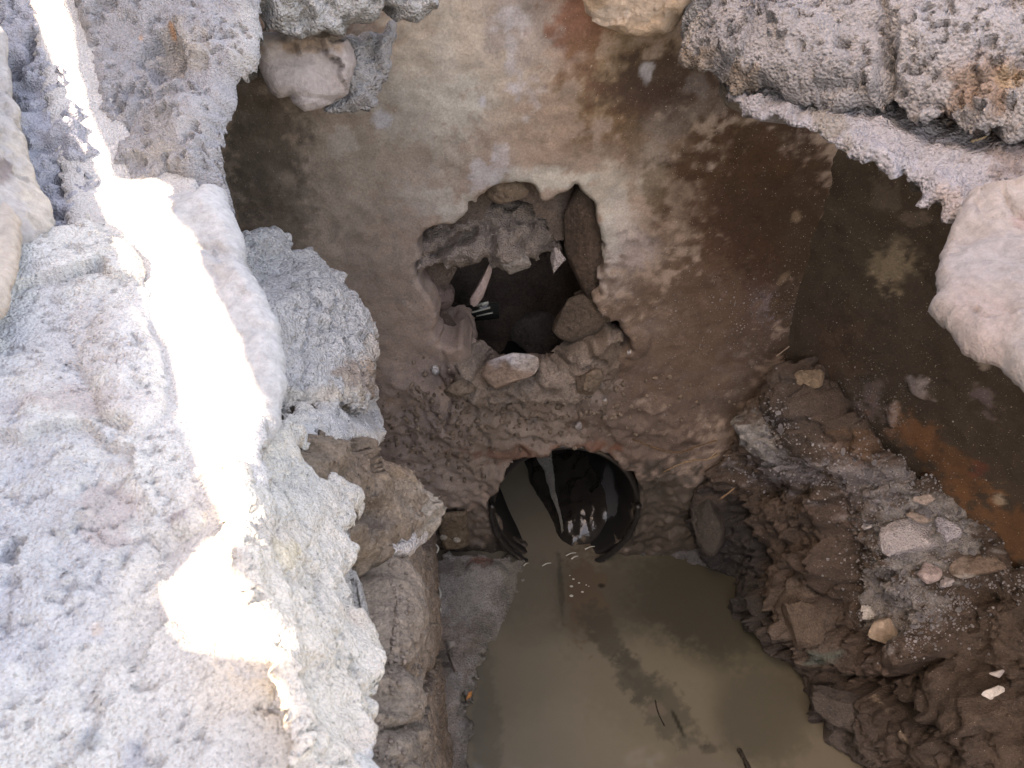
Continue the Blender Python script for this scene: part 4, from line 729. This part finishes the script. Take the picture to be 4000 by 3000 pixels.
def hrock(name, px, py, y, sz, col, label, cat, rot=(0, 0, 0), seed=1, m=None, paint=(), flat=10, nod=0, alpha=1.0, sub=4):
    c = hp(px, py, y); D = (c-CAM)@FW; s = [q/FPX*D/2 for q in sz]
    return tag(rock(name, c, s, m or M['rock'], col, rot, seed, sub, flat, paint=paint, nodule=nod, alpha=alpha), label, cat)
tag(surf('mud_sill', [(1760, 1400), (1830, 1410), (1870, 1480), (1960, 1500), (2080, 1490), (2130, 1430), (2200, 1470), (2250, 1400), (2330, 1350), (2380, 1290), (2430, 1310), (2450, 1400), (2400, 1540), (2250, 1600), (1900, 1620), (1780, 1560)],
         Plane(hp(1700, 1300, 1.0), hp(2400, 1300, 1.0), hp(2000, 1600, .968)), M['mud'], (.24, .195, .16), step=.0028, edge=.006, R=.022, thick=.05, big=(.020, 16), med=(.010, 50), nod=(.009, 70), pits=(.008, 60, .2), seed=95, back=(0, 1, 0), key='sill',
         paint=[(1720, 1400, 70, 160, (.10, .09, .085), .7, .6), (2400, 1400, 80, 100, (.10, .07, .05), .6, .6)]), 'lumpy mud packed along the bottom edge of the wall hole', 'mud')
hrock('amber_stone', 1985, 745, 1.03, (170, 80, 130), (.17, .125, .09), 'rounded amber brown stone in the top notch of the wall hole', 'stone', seed=31, flat=3)
hrock('pale_sliver', 1885, 1115, 1.10, (75, 50, 220), (0.476, 0.378, 0.35), 'pale pink upright sliver of stone inside the wall hole', 'stone', (0, A_(22), 0), 32, ST)
hrock('round_cobble', 1710, 1150, 1.07, (140, 90, 150), (0.119, 0.091, 0.084), 'rounded dark cobble at the left inside of the wall hole', 'cobble', seed=33, flat=2)
hrock('white_edge_stone', 2000, 1030, 1.05, (150, 60, 110), (0.28, 0.252, 0.224), 'greyish stone edge under the hanging mortar in the hole', 'stone', seed=34)
hrock('small_mortar_lump', 2175, 1020, 1.035, (80, 60, 130), (0.42, 0.378, 0.364), 'small pale mortar lump at the right under the hanging mortar', 'mortar', seed=35, m=MO, nod=.15)
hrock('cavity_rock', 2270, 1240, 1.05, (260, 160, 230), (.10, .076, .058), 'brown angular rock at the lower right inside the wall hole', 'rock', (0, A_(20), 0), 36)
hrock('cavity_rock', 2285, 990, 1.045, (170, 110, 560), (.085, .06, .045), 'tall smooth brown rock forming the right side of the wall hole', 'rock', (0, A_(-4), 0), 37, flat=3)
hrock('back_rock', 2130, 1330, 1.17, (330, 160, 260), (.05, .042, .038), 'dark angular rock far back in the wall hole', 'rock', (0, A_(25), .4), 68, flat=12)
lr = hrock('split_rock', 1985, 1450, .985, (255, 190, 165), (0.238, 0.175, 0.133), 'grey topped brown rock lying on the sill of the wall hole', 'rock', (A_(-10), A_(-14), 0), 40, paint=[(1990, 1370, 150, 55, (0.588, 0.588, 0.62), .95, .35, -8), (2060, 1400, 60, 60, (0.56, 0.518, 0.476), .6, .5)])
hrock('sill_stone', 2300, 1500, .965, (130, 90, 170), (0.182, 0.14, 0.105), 'brown upright stone right of the grey topped rock', 'stone', seed=41)
hrock('sill_stone', 1790, 1520, .965, (150, 90, 150), (0.168, 0.133, 0.101), 'mud covered stone left of the grey topped rock', 'stone', seed=42)
# glossy strips of film in the hole
fl = empty('film_scrap', hp(1860, 1225, 1.16)); tag(fl, 'dark shiny film scrap with bright edges deep in the wall hole', 'film')
def strip(name, a, b, w, y, m):
    A = hp(*a, y); B = hp(*b, y-.01); d = np.array([0, .0, 1])*w
    V = np.array([A, B, B+d, A+d, A+[0, .003, 0], B+[0, .003, 0], B+d+[0, .003, 0], A+d+[0, .003, 0]])
    return mesh_obj(name, V, [(0, 1, 2, 3), (7, 6, 5, 4), (0, 4, 5, 1), (3, 2, 6, 7), (1, 5, 6, 2), (0, 3, 7, 4)], m, fl, smooth=False)
strip('film_sheet', (1785, 1260), (1950, 1245), .034, 1.17, M['film'])
strip('bright_edge', (1790, 1238), (1915, 1205), .0022, 1.15, M['gloss'])
strip('bright_edge', (1860, 1238), (1925, 1224), .0012, 1.15, M['gloss'])
strip('crumpled_tip', (1862, 1200), (1908, 1190), .006, 1.15, M['gloss'])
# small stones sitting in the mud apron
for i, (px, py, s_, c) in enumerate([(2255, 1660, 34, .33), (2360, 1560, 22, .4), (1700, 1440, 40, .42), (2140, 1530, 22, .35), (2450, 1360, 26, .36)]):
    p, n = on('bw', px, py); D = (p-CAM)@FW; r = s_/FPX*D/2
    tag(rock('lime_fleck', p+n*r*.3, (r, r*.8, r*1.1), MO, (c, c*.97, c*.95), (0, 0, i), 200+i, 2, 3), ['pale lime fleck in the mud just above the pipe', 'pale lime fleck right of the upright sill stone', 'white lime fleck below the left side of the wall hole', 'pale lime fleck behind the grey topped rock', 'pale lime fleck at the far right corner of the wall hole'][i], 'lime fleck')

# ================================================================== ROOTS, SCRAPS
RT = M['rock']
def rootp(pts, y): return [hp(px, py, yy) for (px, py), yy in zip(pts, y)]
tag(tube('root', rootp([(2470, 1715), (2560, 1750), (2650, 1768), (2720, 1745), (2800, 1720)], [.97, .955, .95, .95, .95]), .0018, .0012, RT, (.12, .075, .045)), 'thin brown root curving over the mud above the pipe end', 'root')
r2 = tube('root', rootp([(2590, 1845), (2650, 1815), (2710, 1798), (2760, 1795), (2810, 1775)], [.97, .95, .94, .93, .93]), .0014, .0011, RT, (.30, .21, .13)); tag(r2, 'pale forked root right of the pipe', 'root')
tube('rootlet', rootp([(2770, 1792), (2800, 1765), (2815, 1762)], [.93, .93, .93]), .0009, .0005, RT, (.30, .21, .13), r2)
tag(tube('root', rootp([(2812, 1950), (2840, 1930), (2870, 1905)], [.9, .89, .89]), .0016, .0010, RT, (.28, .19, .12)), 'short pale root end above the tall black block', 'root')
tag(tube('straw', [on('bw', 3030, 1372, .012)[0], on('bw', 3075, 1328, .016)[0]], .0009, .0009, RT, (.35, .28, .22)), 'short straw on the dark wall above the mud ridge', 'straw')
tag(tube('stick', [Pz(2885, 2925, .004), Pz(2905, 2960, .006), Pz(2940, 3040, .004)], .003, .0045, RT, (.03, .024, .018), alpha=.4), 'dark stick poking from the water at the bottom edge', 'stick')
tag(tube('twig', [Pz(2560, 2735, .001), Pz(2570, 2780, .002), Pz(2595, 2835, .001)], .0013, .001, RT, (.03, .024, .018), alpha=.4), 'thin dark twig floating in the murky water', 'twig')
def flake(name, pts, m, col, label, cat, th=.002):
    P_ = np.array(pts); n = np.cross(P_[1]-P_[0], P_[2]-P_[0]); n /= np.linalg.norm(n); k = len(P_)
    V = np.concatenate([P_, P_+n*th]); F = [tuple(range(k))[::-1], tuple(range(k, 2*k))]+[(i, (i+1) % k, (i+1) % k+k, i+k) for i in range(k)]
    return tag(mesh_obj(name, V, F, m, None, np.tile([*col, .4], (len(V), 1)), smooth=False), label, cat)
flake('plastic_scrap', [Pz(1820, 2735, .03), Pz(1832, 2705, .034), Pz(1845, 2700, .032), Pz(1842, 2720, .028)], ST, (.55, .24, .08), 'tiny orange plastic scrap at the left water edge', 'scrap')
flake('shell_flake', [Pz(1738, 2510, .05), Pz(1775, 2505, .06), Pz(1778, 2520, .05), Pz(1745, 2545, .04)], ST, (.3, .28, .25), 'pale triangular flake on the silt by the left wall', 'flake')
flake('dark_flake', [Pz(1745, 2555, .05), Pz(1762, 2570, .06), Pz(1785, 2620, .05), Pz(1772, 2625, .04)], ST, (.26, .22, .2), 'long pale sliver leaning below the triangular flake', 'flake')
def shred(name, pts, label, col=(.6, .62, .6)):
    o = tube(name, pts, .0018, .0022, M['gloss'], col, sub=4); return tag(o, label, 'plastic shred')
shred('plastic_shred', [Pz(1712, 2290, .05), Pz(1722, 2320, .05), Pz(1716, 2345, .045), Pz(1722, 2385, .05)], 'twisted white plastic shred hanging at the foot of the left wall')
shred('plastic_shred', [Pz(1700, 2125, .06), Pz(1712, 2140, .06), Pz(1705, 2160, .055)], 'small bluish plastic shred beside the brown squared block')
# bubbles
rb = random.Random(3); bl = [(2240, 2262, 9), (2232, 2290, 12), (2262, 2277, 8), (2275, 2312, 10), (2232, 2327, 14), (2290, 2285, 6), (2226, 2248, 6), (2300, 2290, 5)]
for px, py, s_ in bl:
    c = Pz(px, py, 0); r = s_/FPX*.9; v, f = ICO[2]; v = v*np.array([r, r*.7, r*.35])+c
    tag(mesh_obj('bubble', v, f, M['gloss']), 'small shiny bubble on the brown water in front of the pipe', 'bubble', 'bubbles below the pipe mouth')
for px, py, L_ in ((2135, 2205, 34), (2230, 2165, 40), (2245, 2178, 26), (2305, 2140, 40), (2055, 2205, 20), (2430, 2105, 24)):
    a = Pz(px-L_*.5, py+6, .003); b = Pz(px+L_*.5, py-6, .003)
    tag(tube('foam_streak', [a, (a+b)/2+[0, 0, .003], b], .0014, .001, M['gloss'], (.6, .6, .6), sub=3), 'thin shiny foam streak where the pipe rim meets the water', 'foam', 'foam streaks at the pipe mouth')
